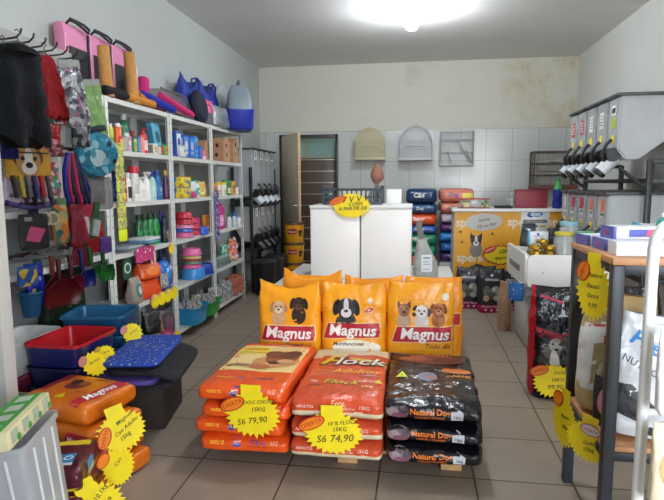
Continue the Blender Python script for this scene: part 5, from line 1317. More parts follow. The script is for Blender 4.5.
CB = mat('0E1016', .9, n=.2, ns=14, bump=.3, bs=90); CB2 = mat('14171D', .85, n=.2, ns=14, bump=.3, bs=90)
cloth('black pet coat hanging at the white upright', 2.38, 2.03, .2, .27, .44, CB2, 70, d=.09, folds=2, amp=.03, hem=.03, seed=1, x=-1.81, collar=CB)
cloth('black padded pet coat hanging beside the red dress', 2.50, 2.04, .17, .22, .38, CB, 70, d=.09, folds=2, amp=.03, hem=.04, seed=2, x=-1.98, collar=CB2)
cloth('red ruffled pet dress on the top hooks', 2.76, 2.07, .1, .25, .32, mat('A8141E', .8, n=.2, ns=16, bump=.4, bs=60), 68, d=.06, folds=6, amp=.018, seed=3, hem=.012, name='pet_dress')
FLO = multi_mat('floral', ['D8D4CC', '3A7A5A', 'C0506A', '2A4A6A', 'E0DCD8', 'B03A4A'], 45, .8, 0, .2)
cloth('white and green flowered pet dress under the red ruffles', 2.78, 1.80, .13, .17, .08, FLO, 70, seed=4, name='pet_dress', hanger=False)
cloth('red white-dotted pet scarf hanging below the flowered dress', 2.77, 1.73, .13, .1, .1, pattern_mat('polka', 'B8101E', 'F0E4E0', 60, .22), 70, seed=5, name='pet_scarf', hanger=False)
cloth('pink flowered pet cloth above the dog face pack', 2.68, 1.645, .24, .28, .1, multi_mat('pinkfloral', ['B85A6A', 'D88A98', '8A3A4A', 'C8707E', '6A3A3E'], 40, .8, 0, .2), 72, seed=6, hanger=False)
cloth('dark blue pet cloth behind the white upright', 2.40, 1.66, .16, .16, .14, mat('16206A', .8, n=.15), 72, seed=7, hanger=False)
_hp = [0]
def hpack(label, y, zt, w, h, m, x=HX, rz=72, d=.03, seed=1, name='hanging_pack', cat='pack', header=None, prints=None, lean=0, top=.2, tilt=0):
    """plastic packet hung from its header card"""
    if x == HX: _hp[0] += 1; x = HX + (.0, .042, -.03)[_hp[0] % 3]
    t = thing(name, label, cat, (x, y + h*math.sin(R(-tilt))*.5*0, zt-h), (lean, tilt, rz))
    bd = obj('pack_film', bag_b(w, d, h, seed, .0, .012 if h > .2 and d > .025 else .006, 0, nu=28, nv=14, top=top, belly=.02, ex=4), m, t, ang=60)
    if header:
        g = B(); g.box((0, 0, h+.012), (w*.95, .006, .05), .002); g2 = obj('header_card', g, mat(header, .5), t)
    if prints: decal('print', prints, t, bd, maxe=.03)
    return t
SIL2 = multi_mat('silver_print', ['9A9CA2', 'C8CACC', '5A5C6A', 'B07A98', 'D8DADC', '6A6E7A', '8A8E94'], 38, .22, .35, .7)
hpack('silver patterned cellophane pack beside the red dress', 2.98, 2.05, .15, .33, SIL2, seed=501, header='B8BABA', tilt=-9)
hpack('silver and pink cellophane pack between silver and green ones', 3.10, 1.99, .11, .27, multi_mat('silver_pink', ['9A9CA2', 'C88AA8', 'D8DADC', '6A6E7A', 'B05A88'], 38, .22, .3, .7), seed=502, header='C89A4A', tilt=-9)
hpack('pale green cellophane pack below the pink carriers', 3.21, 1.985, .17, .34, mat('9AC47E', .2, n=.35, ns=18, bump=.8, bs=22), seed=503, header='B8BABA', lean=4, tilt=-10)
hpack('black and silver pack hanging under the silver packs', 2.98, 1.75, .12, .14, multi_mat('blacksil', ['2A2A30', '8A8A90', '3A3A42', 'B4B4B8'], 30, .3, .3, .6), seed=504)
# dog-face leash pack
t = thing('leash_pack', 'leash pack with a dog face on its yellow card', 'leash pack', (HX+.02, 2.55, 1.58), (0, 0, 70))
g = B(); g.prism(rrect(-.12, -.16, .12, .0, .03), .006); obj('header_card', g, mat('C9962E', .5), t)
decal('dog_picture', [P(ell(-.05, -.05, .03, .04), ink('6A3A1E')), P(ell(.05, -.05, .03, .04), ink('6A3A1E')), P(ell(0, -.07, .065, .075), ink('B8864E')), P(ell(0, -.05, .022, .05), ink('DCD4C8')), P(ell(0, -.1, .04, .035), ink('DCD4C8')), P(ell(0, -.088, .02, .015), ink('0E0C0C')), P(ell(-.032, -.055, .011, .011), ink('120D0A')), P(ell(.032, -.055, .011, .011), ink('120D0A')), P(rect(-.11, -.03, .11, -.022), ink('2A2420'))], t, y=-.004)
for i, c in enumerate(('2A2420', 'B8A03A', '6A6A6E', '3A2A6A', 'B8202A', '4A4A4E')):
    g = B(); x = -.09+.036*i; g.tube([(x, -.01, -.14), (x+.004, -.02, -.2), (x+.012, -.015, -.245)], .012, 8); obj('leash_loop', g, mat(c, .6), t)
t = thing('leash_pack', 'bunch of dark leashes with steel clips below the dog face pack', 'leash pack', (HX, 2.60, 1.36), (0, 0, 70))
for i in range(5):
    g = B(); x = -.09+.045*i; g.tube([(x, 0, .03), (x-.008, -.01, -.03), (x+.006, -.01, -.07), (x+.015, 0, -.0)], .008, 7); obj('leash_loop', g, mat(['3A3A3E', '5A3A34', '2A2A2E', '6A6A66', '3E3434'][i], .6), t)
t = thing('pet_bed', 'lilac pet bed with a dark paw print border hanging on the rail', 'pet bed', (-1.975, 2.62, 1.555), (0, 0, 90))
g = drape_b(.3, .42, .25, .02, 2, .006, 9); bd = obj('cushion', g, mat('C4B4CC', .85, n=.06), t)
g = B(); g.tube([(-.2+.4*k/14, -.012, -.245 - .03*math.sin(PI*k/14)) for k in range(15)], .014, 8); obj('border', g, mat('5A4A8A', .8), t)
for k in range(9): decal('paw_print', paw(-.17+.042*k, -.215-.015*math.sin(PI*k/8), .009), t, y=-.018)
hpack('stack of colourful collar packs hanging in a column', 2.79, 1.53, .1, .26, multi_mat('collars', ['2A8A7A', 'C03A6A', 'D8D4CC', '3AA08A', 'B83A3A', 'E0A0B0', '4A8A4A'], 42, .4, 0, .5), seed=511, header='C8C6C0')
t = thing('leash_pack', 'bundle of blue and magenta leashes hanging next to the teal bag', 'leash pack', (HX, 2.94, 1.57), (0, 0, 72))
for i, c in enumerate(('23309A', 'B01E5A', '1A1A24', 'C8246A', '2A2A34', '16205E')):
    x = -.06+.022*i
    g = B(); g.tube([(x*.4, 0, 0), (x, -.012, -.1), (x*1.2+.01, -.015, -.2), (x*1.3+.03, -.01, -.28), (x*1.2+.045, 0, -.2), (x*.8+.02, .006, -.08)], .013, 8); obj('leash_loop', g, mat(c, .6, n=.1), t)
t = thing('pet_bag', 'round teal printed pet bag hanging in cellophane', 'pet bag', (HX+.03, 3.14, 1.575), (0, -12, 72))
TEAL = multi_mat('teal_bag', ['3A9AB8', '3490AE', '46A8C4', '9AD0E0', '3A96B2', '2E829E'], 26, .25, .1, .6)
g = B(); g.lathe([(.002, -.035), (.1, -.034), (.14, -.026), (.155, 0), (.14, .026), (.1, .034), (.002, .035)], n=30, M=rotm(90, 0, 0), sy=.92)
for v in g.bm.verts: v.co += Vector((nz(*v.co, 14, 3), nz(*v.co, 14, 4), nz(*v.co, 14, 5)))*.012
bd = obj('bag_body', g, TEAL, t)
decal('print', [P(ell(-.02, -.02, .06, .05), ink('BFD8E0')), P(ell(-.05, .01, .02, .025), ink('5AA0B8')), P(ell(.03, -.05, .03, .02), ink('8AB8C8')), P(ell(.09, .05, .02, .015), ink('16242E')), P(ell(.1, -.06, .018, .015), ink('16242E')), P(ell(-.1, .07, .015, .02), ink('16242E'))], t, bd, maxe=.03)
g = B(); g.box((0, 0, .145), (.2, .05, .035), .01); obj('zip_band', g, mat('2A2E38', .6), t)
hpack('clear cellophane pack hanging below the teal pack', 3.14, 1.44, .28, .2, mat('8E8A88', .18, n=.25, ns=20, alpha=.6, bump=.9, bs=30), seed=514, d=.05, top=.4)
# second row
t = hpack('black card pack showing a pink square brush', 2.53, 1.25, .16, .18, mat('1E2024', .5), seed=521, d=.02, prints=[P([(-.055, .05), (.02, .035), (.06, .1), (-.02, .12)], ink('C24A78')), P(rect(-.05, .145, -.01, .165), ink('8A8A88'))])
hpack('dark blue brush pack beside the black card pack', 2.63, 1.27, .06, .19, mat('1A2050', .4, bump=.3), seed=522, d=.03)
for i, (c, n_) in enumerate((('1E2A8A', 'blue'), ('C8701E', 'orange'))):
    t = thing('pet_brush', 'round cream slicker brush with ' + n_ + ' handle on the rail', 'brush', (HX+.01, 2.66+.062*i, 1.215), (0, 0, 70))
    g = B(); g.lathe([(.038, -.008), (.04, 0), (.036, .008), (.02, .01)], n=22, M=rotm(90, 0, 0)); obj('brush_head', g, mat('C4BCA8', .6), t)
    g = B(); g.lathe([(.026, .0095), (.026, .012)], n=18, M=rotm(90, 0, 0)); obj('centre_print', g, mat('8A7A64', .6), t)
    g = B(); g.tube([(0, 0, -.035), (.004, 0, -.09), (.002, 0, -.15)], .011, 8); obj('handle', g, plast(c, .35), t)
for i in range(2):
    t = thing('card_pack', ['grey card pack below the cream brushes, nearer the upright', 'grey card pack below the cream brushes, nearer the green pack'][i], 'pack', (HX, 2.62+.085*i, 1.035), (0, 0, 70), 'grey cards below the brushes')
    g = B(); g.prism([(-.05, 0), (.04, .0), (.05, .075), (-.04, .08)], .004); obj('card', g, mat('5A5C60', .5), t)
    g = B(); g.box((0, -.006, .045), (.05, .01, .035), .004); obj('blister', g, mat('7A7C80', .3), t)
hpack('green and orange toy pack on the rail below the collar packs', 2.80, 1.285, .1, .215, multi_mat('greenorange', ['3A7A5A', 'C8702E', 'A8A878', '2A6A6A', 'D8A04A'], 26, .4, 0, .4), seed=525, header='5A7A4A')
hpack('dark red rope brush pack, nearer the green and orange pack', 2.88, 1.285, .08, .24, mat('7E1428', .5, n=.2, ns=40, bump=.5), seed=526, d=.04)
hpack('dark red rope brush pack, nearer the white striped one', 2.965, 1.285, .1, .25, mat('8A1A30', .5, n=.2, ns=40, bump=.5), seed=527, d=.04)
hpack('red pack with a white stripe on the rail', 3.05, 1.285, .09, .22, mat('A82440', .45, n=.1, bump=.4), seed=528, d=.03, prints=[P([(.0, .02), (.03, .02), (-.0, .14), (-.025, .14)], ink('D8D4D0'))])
t = thing('pet_brush', 'green and white long handled brush hung at a slant', 'brush', (HX+.03, 3.12, 1.285), (0, 14, 70))
g = B(); g.box((0, 0, -.05), (.045, .03, .1), .014); g.tube([(0, 0, .0), (0, 0, -.1)], .018, 8); obj('handle', g, plast('2E8A4A', .35), t)
g = B(); g.box((0, 0, -.155), (.065, .035, .13), .016); obj('brush_back', g, plast('3AA05A', .35), t)
g = B(); g.box((.0, -.024, -.155), (.045, .03, .1), .006); obj('bristle_block', g, mat('C8D4CC', .8, bump=.6, bs=120), t)
hpack('small purple pack under the green slanted brush', 3.17, 1.075, .09, .1, mat('5A3A8A', .4, bump=.6), seed=530)
hpack('patterned clear pack behind the green slanted brush', 3.20, 1.27, .1, .12, multi_mat('confetti', ['B8A8A0', 'C8B05A', '9A8A98', 'A0B0A8'], 50, .3, .1, .5), x=-2.02, seed=531)
hpack('shiny red bow pack standing on the near unit shelf', 3.36, 1.15, .17, .2, mat('C0141C', .3, n=.25, ns=14, bump=.7, bs=24), x=-2.12, seed=532, d=.08, top=.5)
hpack('dark red pack under the shiny bow pack', 3.24, 1.06, .1, .11, mat('6A121E', .5, bump=.5), x=-2.12, seed=533, d=.05)
# third row: shovels and scoops
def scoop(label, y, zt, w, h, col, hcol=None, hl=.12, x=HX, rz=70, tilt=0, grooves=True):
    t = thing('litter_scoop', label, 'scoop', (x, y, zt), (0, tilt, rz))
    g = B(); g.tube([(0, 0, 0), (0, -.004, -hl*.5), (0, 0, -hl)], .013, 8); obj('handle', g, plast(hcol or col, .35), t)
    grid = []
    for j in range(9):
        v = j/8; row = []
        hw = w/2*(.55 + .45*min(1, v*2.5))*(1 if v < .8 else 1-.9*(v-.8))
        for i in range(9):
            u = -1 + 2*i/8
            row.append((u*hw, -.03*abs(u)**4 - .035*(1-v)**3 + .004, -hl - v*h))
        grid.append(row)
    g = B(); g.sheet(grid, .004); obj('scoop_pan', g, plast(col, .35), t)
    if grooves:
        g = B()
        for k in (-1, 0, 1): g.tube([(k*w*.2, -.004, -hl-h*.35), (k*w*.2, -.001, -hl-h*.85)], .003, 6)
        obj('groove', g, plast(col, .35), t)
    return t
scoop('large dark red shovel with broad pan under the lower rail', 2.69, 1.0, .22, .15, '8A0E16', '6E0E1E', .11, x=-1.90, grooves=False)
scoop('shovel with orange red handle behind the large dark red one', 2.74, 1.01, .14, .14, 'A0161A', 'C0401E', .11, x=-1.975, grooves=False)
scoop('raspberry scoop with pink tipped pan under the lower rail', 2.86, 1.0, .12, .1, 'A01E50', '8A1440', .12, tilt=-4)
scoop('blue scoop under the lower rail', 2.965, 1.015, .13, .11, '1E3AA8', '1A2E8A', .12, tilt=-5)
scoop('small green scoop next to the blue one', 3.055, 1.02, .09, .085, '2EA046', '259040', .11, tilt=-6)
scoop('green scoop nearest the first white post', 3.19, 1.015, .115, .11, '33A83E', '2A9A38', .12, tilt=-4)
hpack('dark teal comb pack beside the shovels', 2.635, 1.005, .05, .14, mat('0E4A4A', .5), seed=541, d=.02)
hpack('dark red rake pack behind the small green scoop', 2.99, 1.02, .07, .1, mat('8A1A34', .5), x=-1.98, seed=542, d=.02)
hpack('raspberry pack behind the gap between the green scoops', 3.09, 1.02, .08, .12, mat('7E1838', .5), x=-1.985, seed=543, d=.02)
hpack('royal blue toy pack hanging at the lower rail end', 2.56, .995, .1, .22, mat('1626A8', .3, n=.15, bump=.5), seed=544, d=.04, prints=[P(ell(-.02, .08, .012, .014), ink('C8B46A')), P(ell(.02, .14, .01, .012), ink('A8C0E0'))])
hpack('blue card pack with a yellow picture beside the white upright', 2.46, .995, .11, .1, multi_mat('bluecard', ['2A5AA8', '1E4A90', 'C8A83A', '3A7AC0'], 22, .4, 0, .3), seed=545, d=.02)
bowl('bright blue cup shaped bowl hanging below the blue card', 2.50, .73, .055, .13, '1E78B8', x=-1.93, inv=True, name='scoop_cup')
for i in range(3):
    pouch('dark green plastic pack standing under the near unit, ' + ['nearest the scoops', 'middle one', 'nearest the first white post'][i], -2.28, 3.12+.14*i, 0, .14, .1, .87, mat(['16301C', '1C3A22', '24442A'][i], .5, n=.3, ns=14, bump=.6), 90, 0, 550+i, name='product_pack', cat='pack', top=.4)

mat, plast, multi_mat, pattern_mat = _m0, _p0, _x0, _f0
SPEC = .5
# white upright standing near the entrance end
t = thing('upright_post', 'white square upright standing in front of the hanging clothes', 'post', (-1.692, 2.0, 0))
g = B(); g.box((0, 0, .86), (.07, .07, 1.68), .006); obj('post_tube', g, mat('C2BFBA', .4, n=.02), t)
g = B(); g.box((0, 0, .011), (.1, .1, .02), .004); obj('foot_plate', g, mat('BEBEBA', .4), t)
g = B(); g.box((0, 0, 1.705), (.074, .074, .012), .003); obj('top_cap', g, mat('A8A8A4', .5), t)

# ---- trays and bins on the floor
def tray(label, x, y, z, w, d, h, col, rim=None, inner=None, rz=0, name='litter_tray', cat='tray', group=None):
    t = thing(name, label, cat, (x, y, z), (0, 0, rz), group)
    def q(k, zz, e=.22): return [(w/2*k*spow(math.cos(2*PI*i/40), e), (d/2-(w/2)*(1-k))*spow(math.sin(2*PI*i/40), e), zz) for i in range(40)]
    g = B(); g.loft([q(.86, 0), q(.88, .006), q(.95, h-.012), q(.95, h)], cap1=False); obj('tray_shell', g, plast(col, .3), t)
    g = B(); g.loft([q(.83, .012), q(.84, .016), q(.92, h), q(1.0, h+.004), q(1.0, h-.012), q(.955, h-.012), q(.955, h-.002)], cap1=False); obj('inner_rim', g, plast(rim or col, .3), t)
    return t
tz = .002
for i in range(4):
    tray('navy litter tray in the stack below the red one, ' + ['lowest', 'second from the floor', 'third from the floor', 'just under the red tray'][i], -1.90, 2.775, tz+.107*i, .325, .40, .102, '10163E', group='navy trays under the red tray')
tray('red lined litter tray with a navy shell on top of the stack', -1.90, 2.775, tz+.43, .33, .41, .122, '141C54', 'B0101C')
for i in range(3):
    tray(['deep white litter tray on the floor behind the navy trays', 'deep maroon rimmed litter tray between two white ones', 'deep white litter tray on top of the maroon rimmed one'][i], -2.225, 2.755, .002+.183*i, .27, .44, .18, ['C8C4C4', '8A2A44', 'C4C4C2'][i], ['D0CCCC', 'A84A60', 'D2D2D0'][i], group='white trays behind the red tray')
for i in range(5):
    tray('blue storage tray, ' + ['lowest of the stack behind the red tray', 'second of the stack behind the red tray', 'middle of the stack behind the red tray', 'second from the top behind the red tray', 'topmost teal blue one behind the red tray'][i], -1.965, 3.17, .002+.121*i, .40, .34, .115, ['10163E', '12184A', '141E5A', '133F62', '15456C'][i], ['141A48', '161E54', '182468', '185274', '1C5C84'][i], rz=10, group='blue trays behind the red tray')
price_tag('yellow tag standing against the red tray corner', (-1.665, 2.60, .46), (0, -20, 20), .13, .14, [('Bandeja', .05, .1, .14, 0, 10)], 61, badge=(-.36, .25, 50), badge_cols=(ink('C88A80'), ink('B86A64')), tab=False, oferta=False, spikes=12)
price_tag('yellow tag lying between the red tray and the star mat', (-1.675, 2.72, .475), (-20, -10, 15), .11, .1, [('Tapete', .05, .1, .14, 0, 10)], 62, badge=(-.36, .25, 50), badge_cols=(ink('D8B03A'), ink('C8983A')), tab=False, oferta=False, spikes=12)
price_tag('yellow tag on the teal blue trays behind the star mat', (-1.68, 3.03, .51), (0, -15, 25), .12, .13, [('promo', .05, .05, .16, 0, 20)], 63, badge=(-.34, .25, 50), badge_cols=(ink('D89088'), ink('C87A74')), tab=False, oferta=False, spikes=12)
pouch('dark bottle green pack standing between the trays and the mat', -1.70, 3.30, .43, .12, .08, .15, mat('0E1612', .4, bump=.5), 60, 0, 571)
# mats on a low wooden stand
DWD = mat('2A1E18', .7, n=.15)
t = thing('wooden_stand', 'low dark wooden stand under the pile of pet mats', 'stand', (-1.56, 3.03, 0), (0, 0, 10))
for sx in (-1, 1):
    for sy in (-1, 1):
        g = B(); g.box((sx*.085, sy*.165, .135), (.05, .07, .27), .004); obj('leg', g, DWD, t)
g = B(); g.box((0, 0, .282), (.24, .42, .024), .004); obj('board', g, DWD, t)
for s in (-1, 1):
    g = B(); g.box((s*.112, 0, .135), (.012, .4, .26), .002); obj('side_panel', g, DWD, t)
    g = B(); g.box((0, s*.2, .135), (.21, .012, .26), .002); obj('side_panel', g, DWD, t)
def pad(label, x, y, z, w, d, h, m, rz, droop=0, seed=0, edge=None):
    t = thing('pet_mat', label, 'pet mat', (x, y, z), (0, 0, rz))
    g = slab_b(w, d, h, seed, .003, 6, 14)
    for v in g.bm.verts: v.co.z -= droop*(v.co.x/w*2)**2 if v.co.x > 0 else 0
    obj('mat_cover', g, m, t, ang=60)
    g = B(); n = 40
    g.tube([((w/2-.004)*spow(math.cos(2*PI*k/n), .25), (d/2-.004)*spow(math.sin(2*PI*k/n), .25), h/2 - (droop*(max(0, spow(math.cos(2*PI*k/n), .25)))**2)) for k in range(n)], .006, 6, closed=True); obj('piping', g, edge or m, t)
BKM = mat('0F1014', .9, n=.15, bump=.4, bs=80)
pad('dark grey pet mat at the bottom of the mat pile', -1.50, 2.94, .296, .33, .56, .045, mat('1C1C22', .9, n=.15, bump=.3), 10, 0, 581)
pad('purple pet mat in the pile under the black ones', -1.55, 2.86, .342, .34, .56, .04, mat('4A3A82', .85, n=.1, bump=.3), 8, 0, 582)
pad('black pet mat drooping over the edge under the star mat', -1.46, 2.90, .39, .36, .58, .04, BKM, 10, .05, 583)
STARM = pattern_mat('yellow_stars', '123A9A', 'C0C83A', 42, .2)
pad('blue pet mat printed with small yellow stars on top of the pile', -1.53, 2.90, .434, .30, .58, .035, STARM, 10, 0, 584, mat('16307E', .85))

# ---- sacks in the near corner
ORD = film('CE6A16', .5, 14, .3); MAR = film('5A1A2A', .5, 14, .3)
pile = [('orange dog food bag at the bottom of the near corner pile', -1.56, 2.37, .0, .46, .34, .1, ORD, -12), ('maroon and orange dog food bag, second in the near corner pile', -1.57, 2.36, .101, .42, .34, .1, film('B84A1E', .5, 14, .3), -9),
        ('orange dog food bag under the topmost in the near corner pile', -1.585, 2.37, .202, .44, .34, .105, ORD, -13), ('topmost orange dog food bag of the near corner pile with a red banner', -1.62, 2.375, .308, .42, .36, .11, ORD, -10)]
for i, (l_, x, y, z, w, d, h, m, rz) in enumerate(pile):
    t = thing('dog_food_bag', l_, 'dog food bag', (x, y, z), (0, 0, rz), 'bags piled in the near corner')
    bd = obj('sack_body', slab_b(w, d, h-.001, 600+i, .009, 5.5, n=18, px=14), m, t, ang=60)
    if i == 3:
        decal('logo', [P(rrect(-.0, -.17, .05, .12, .012), BAN)] if False else [P([(.1, -.16), (.16, -.17), (.19, .13), (.13, .15)], BAN), T('Magnus', .145, -.01, .062, WHITE, .02, .15, 84)], bd, bd, 'top')
        decal('logo', [P([(-.2, -.06), (-.14, -.06), (-.13, .17), (-.19, .17)], ink('7E1A22'))], bd, bd, 'top')
        decal('dog_picture', [P(ell(-.03, .02, .05, .045), ink('6A2E1E')), P(ell(-.0, .05, .035, .03), ink('8A4A2A')), P(ell(-.05, .06, .03, .03), ink('3A1A14'))], bd, bd, 'top')
        decal('warning_mark', [P([(-.03, -.12), (.03, -.12), (0, -.07)], ink('E8D41E')), T('!', 0, -.105, .03, INK, .01)], bd, bd, 'top')
        decal('lettering', [T('Adulto', .05, .12, .03, ink('5A2A10'), .008), T('Carne', .06, -.04, .025, ink('5A2A10'), .006)], bd, bd, 'top')
    if i == 2: decal('logo', [P([(.05, .01), (.18, .01), (.19, .075), (.06, .075)], BAN), T('Magnus', .12, .045, .035, WHITE, .02)], bd, bd)
    if i == 0: decal('label', [P(rrect(.1, .03, .15, .08, .006), ink('8A9AA8'))], bd, bd)
pile = [('maroon dog food bag at the bottom beside the clear bin', -1.465, 1.955, .0, .30, .32, .1, film('3A1420', .5, 14, .3), 20), ('maroon dog food bag with an orange band beside the clear bin', -1.465, 1.955, .101, .30, .32, .095, MAR, 18), ('topmost maroon and yellow bag beside the clear bin', -1.465, 1.955, .197, .30, .32, .1, film('4E1626', .5, 14, .3), 20)]
for i, (l_, x, y, z, w, d, h, m, rz) in enumerate(pile):
    t = thing('dog_food_bag', l_, 'dog food bag', (x, y, z), (0, 0, rz), 'maroon bags in the near corner')
    bd = obj('sack_body', slab_b(w, d, h-.001, 620+i, .008, 5, n=16, px=14), m, t, ang=60)
    decal('band', [P(rect(-.14, .012, .14, .03), ink(['B0481E', 'D88A1E', 'E0C02A'][i]))], bd, bd)
    decal('band', [P(rect(-.13, .012, .13, .03), ink(['B0481E', 'D88A1E', 'E0C02A'][i]))], bd, bd, 'side')
    if i == 2:
        decal('label', [P(rect(-.06, .045, .04, .085), ink('2A86B8')), P(rect(-.06, .035, .04, .045), ink('D8D4D0'))], bd, bd, 'side')
        decal('label', [P(rect(-.02, -.08, .1, .0), ink('2A86B8')), P(rect(-.02, -.1, .1, -.08), ink('D8D4D0')), T('CAO', .04, -.04, .05, WHITE, .02)], bd, bd, 'top')
        decal('band', [P(rect(-.13, .08, .13, .13), ink('E0C02A'))], bd, bd, 'top')
price_tag('yellow starburst offer tag on the orange bags of the near corner pile', (-1.275, 2.17, .315), (0, -14, 38), .21, .20, [('Magnus', .1, .26, .12, .004, 22), ('Cao Adulto', .1, .06, .12, .004, 22), ('15kg', .02, -.14, .13, .004, 22)], 71, badge=(-.36, .0, 62), tab=True)
price_tag('yellow starburst offer tag lowest in the near corner', (-1.245, 1.90, .125), (0, -20, 30), .22, .21, [('Cao 10,1kg', .06, .14, .13, .004, 35), ('Magnus', .12, -.06, .13, .004, 35)], 72, badge=(-.38, -.18, 55), tab=True)
price_tag('yellow starburst tag half behind the lower offer tag in the near corner', (-1.30, 2.17, .15), (0, -10, 55), .15, .2, [('Cao', .0, .1, .16, 0, 40)], 73, badge=(-.4, .3, 50), tab=False, oferta=False)
t = thing('dog_food_bag', 'grey bag with maroon lettering band lying behind the orange pile', 'dog food bag', (-1.985, 2.30, .25), (0, 0, 12), None)
bd = obj('sack_body', slab_b(.24, .30, .12, 640, .01, 3.6, n=14), film('6A6462', .5, 14, .35), t, ang=60)
decal('logo', [P([(-.13, -.1), (.13, -.04), (.13, .06), (-.13, .0)], ink('6E1A2A')), T('Magnus', 0, -.02, .09, ink('D8D0CC'), .02, .1, 13)], bd, bd, 'top')
t = thing('storage_crate', 'grey plastic crate under the grey bag near the corner', 'crate', (-1.985, 2.30, 0), (0, 0, 12))
g = B(); g.loft([rr(.2, .26, 0, .2), rr(.22, .28, .245, .2), rr(.23, .29, .247, .2)]); obj('crate_body', g, plast('2A2C30', .5), t)
t = thing('storage_box', 'clear box with white lid beside the white upright', 'box', (-1.88, 1.94, 0), (0, 0, 10))
g = B(); g.loft([rr(.2, .24, .002, .2), rr(.22, .27, .36, .2)]); obj('box_body', g, mat('B8A498', .25, n=.2, ns=12, alpha=.85), t)
g = B(); g.loft([rr(.235, .285, .36, .2), rr(.235, .285, .39, .2), rr(.2, .25, .4, .2)]); obj('lid', g, plast('D4D6D6', .4), t)
# clear bin with the green box on top
CLB = mat('C2C4C8', .2, n=.06, ns=5, alpha=.62, bump=.1, bs=10)
t = thing('clear_bin', 'tall clear ribbed plastic bin leaning in the near corner', 'bin', (-1.31, 1.66, .026), (0, -7, 16))
t.scale = (.8, .9, 1)
g = B(); g.loft([rr(.2, .3, 0, .18), rr(.23, .34, .50, .18), rr(.25, .36, .505, .18), rr(.25, .36, .525, .18), rr(.235, .345, .525, .18), rr(.215, .325, .5, .18), rr(.185, .285, .012, .18)]); obj('bin_body', g, CLB, t)
RIBM = mat('E0E2E4', .25, n=0, alpha=.8)
for s in (-1, 1):
    for k in range(3):
        g = B(); y = -.09+.09*k; g.cyl((s*.101, y*.9, .01), (s*.116, y, .49), .006, None, 8); obj('rib', g, RIBM, t)
    for k in range(2):
        g = B(); x = -.04+.08*k; g.cyl((x*.9, s*.151, .01), (x, s*.171, .49), .006, None, 8); obj('rib', g, RIBM, t)
t = thing('product_carton', 'green and cream carton lying on the clear bin', 'box', (-1.375, 1.655, .549), (0, -7, 16))
GRN, CRM = mat('3E9A3A', .45, n=.05), mat('D9D0A4', .5, n=.05)
g = B(); g.box((0, 0, .03), (.12, .36, .06), .003); bd = obj('carton', g, CRM, t)
g = B(); g.box((-.012, 0, .0605), (.094, .358, .002)); obj('green_panel', g, GRN, t)
for k in range(4):
    g = B(); g.box((-.01, -.13+.088*k, .062), (.05, .05, .002)); obj('picture_square', g, mat('B8C0B0', .5), t)
    g = B(); g.box((.0605, -.13+.088*k, .032), (.002, .05, .042)); obj('picture_square', g, mat('A8B4A0', .5), t)
    g = B(); g.lathe([(.012, 0), (.012, .002)], (.0605, -.105+.088*k, .016), 12, 0, rotm(0, 90, 0)); obj('green_dot', g, GRN, t)
# ================================================================= checkout counter
t = thing('checkout_counter', 'white checkout counter with rounded panels before the dispensers', 'counter', (.86, 4.5, 0))
GRY = mat('A9ABAA', .45, n=.04)
def rpanel(g, M, x0, x1, z0, z1, r, th): g.prism(rrect(x0, z0, x1, z1, r), th, M)
g = B(); rpanel(g, None, 0, .66, .56, .83, .05, .025); q = obj('front_panel', g, WHT, t)
g = B(); rpanel(g, Matrix.Translation((0, .012, 0)) @ rotm(0, 0, 90), 0, .9, .56, .83, .05, .025); obj('side_panel', g, WHT2, t)
g = B(); g.box((-.0142, .5, .685), (.004, .5, .05), .001); obj('grey_inlay', g, mat('7E8284', .4), t)
g = B(); g.tube([(.0, -.0135, .575), (.66, -.0135, .575)], .006, 6); obj('edge_trim', g, GRY, t)
g = B(); g.tube([(-.0135, .0, .575), (-.0135, .9, .575)], .006, 6); obj('edge_trim', g, GRY, t)
for x in (.12, .36):
    g = B(); g.lathe([(.006, 0), (.005, .003), (.001, .004)], (x, -.013, .69), 10, 0, rotm(90, 0, 0)); obj('screw_cap', g, GRY, t)
g = B(); g.box((.25, .46, .79), (.48, .88, .02), .003); obj('counter_top', g, WHT2, t)
g = B(); g.box((.28, .46, .29), (.44, .8, .53), .004); obj('base_cabinet', g, mat('CFCFCB', .45), t)
g = B(); g.box((.07, .04, .53), (.13, .03, .06), .003); obj('bracket', g, GRY, t)
CT = .8008
def jar(label, x, y, z, r, h, lid, group=None):
    t = thing('candy_jar', label, 'jar', (x, y, z), (0, 0, 0), group)
    g = B(); g.lathe([(r*.9, 0), (r, .01), (r, h*.7), (r*.8, h*.85), (r*.8, h*.9), (r*.74, h*.9), (r*.74, h*.84), (r*.93, h*.68), (r*.93, .02), (.004, .014)], n=26); obj('glass_body', g, mat('C8CCC8', .1, n=.05, ns=15, alpha=.45), t)
    g = B(); g.lathe([(r*.86, .016), (r*.88, h*.3), (r*.5, h*.38), (.004, h*.4)], n=18)
    for v in g.bm.verts: v.co += Vector((nz(*v.co, 30, 3), nz(*v.co, 30, 4), nz(*v.co, 30, 5)))*.012
    obj('sweets', g, multi_mat('sweets', ['C8B8A8', '6A4A4E', 'D8D0C8', '8A7A70'], 60, .4), t)
    g = B(); g.lathe([(r*.9, h*.88), (r*.92, h*.9), (r*.92, h*.98), (r*.86, h), (.004, h)], n=26); obj('lid', g, plast(lid, .35), t)
jar('clear sweet jar with a yellow lid on the white checkout', 1.155, 4.63, CT, .075, .2, 'D8C83A')
jar('tall clear jar with a pale blue lid on the white checkout', 1.245, 4.83, CT, .082, .27, '8AB8C8')
jar('clear jar with a green lid behind the small rack on the checkout', 1.32, 4.62, CT, .07, .205, '4EA86A')
t = thing('notice_stand', 'white notice with a cyan stripe standing on the white checkout', 'notice', (1.03, 4.95, CT), (-6, 0, 4))
g = B(); g.box((0, 0, .085), (.17, .006, .18), .002); obj('notice_sheet', g, mat('E2E6EA', .4), t)
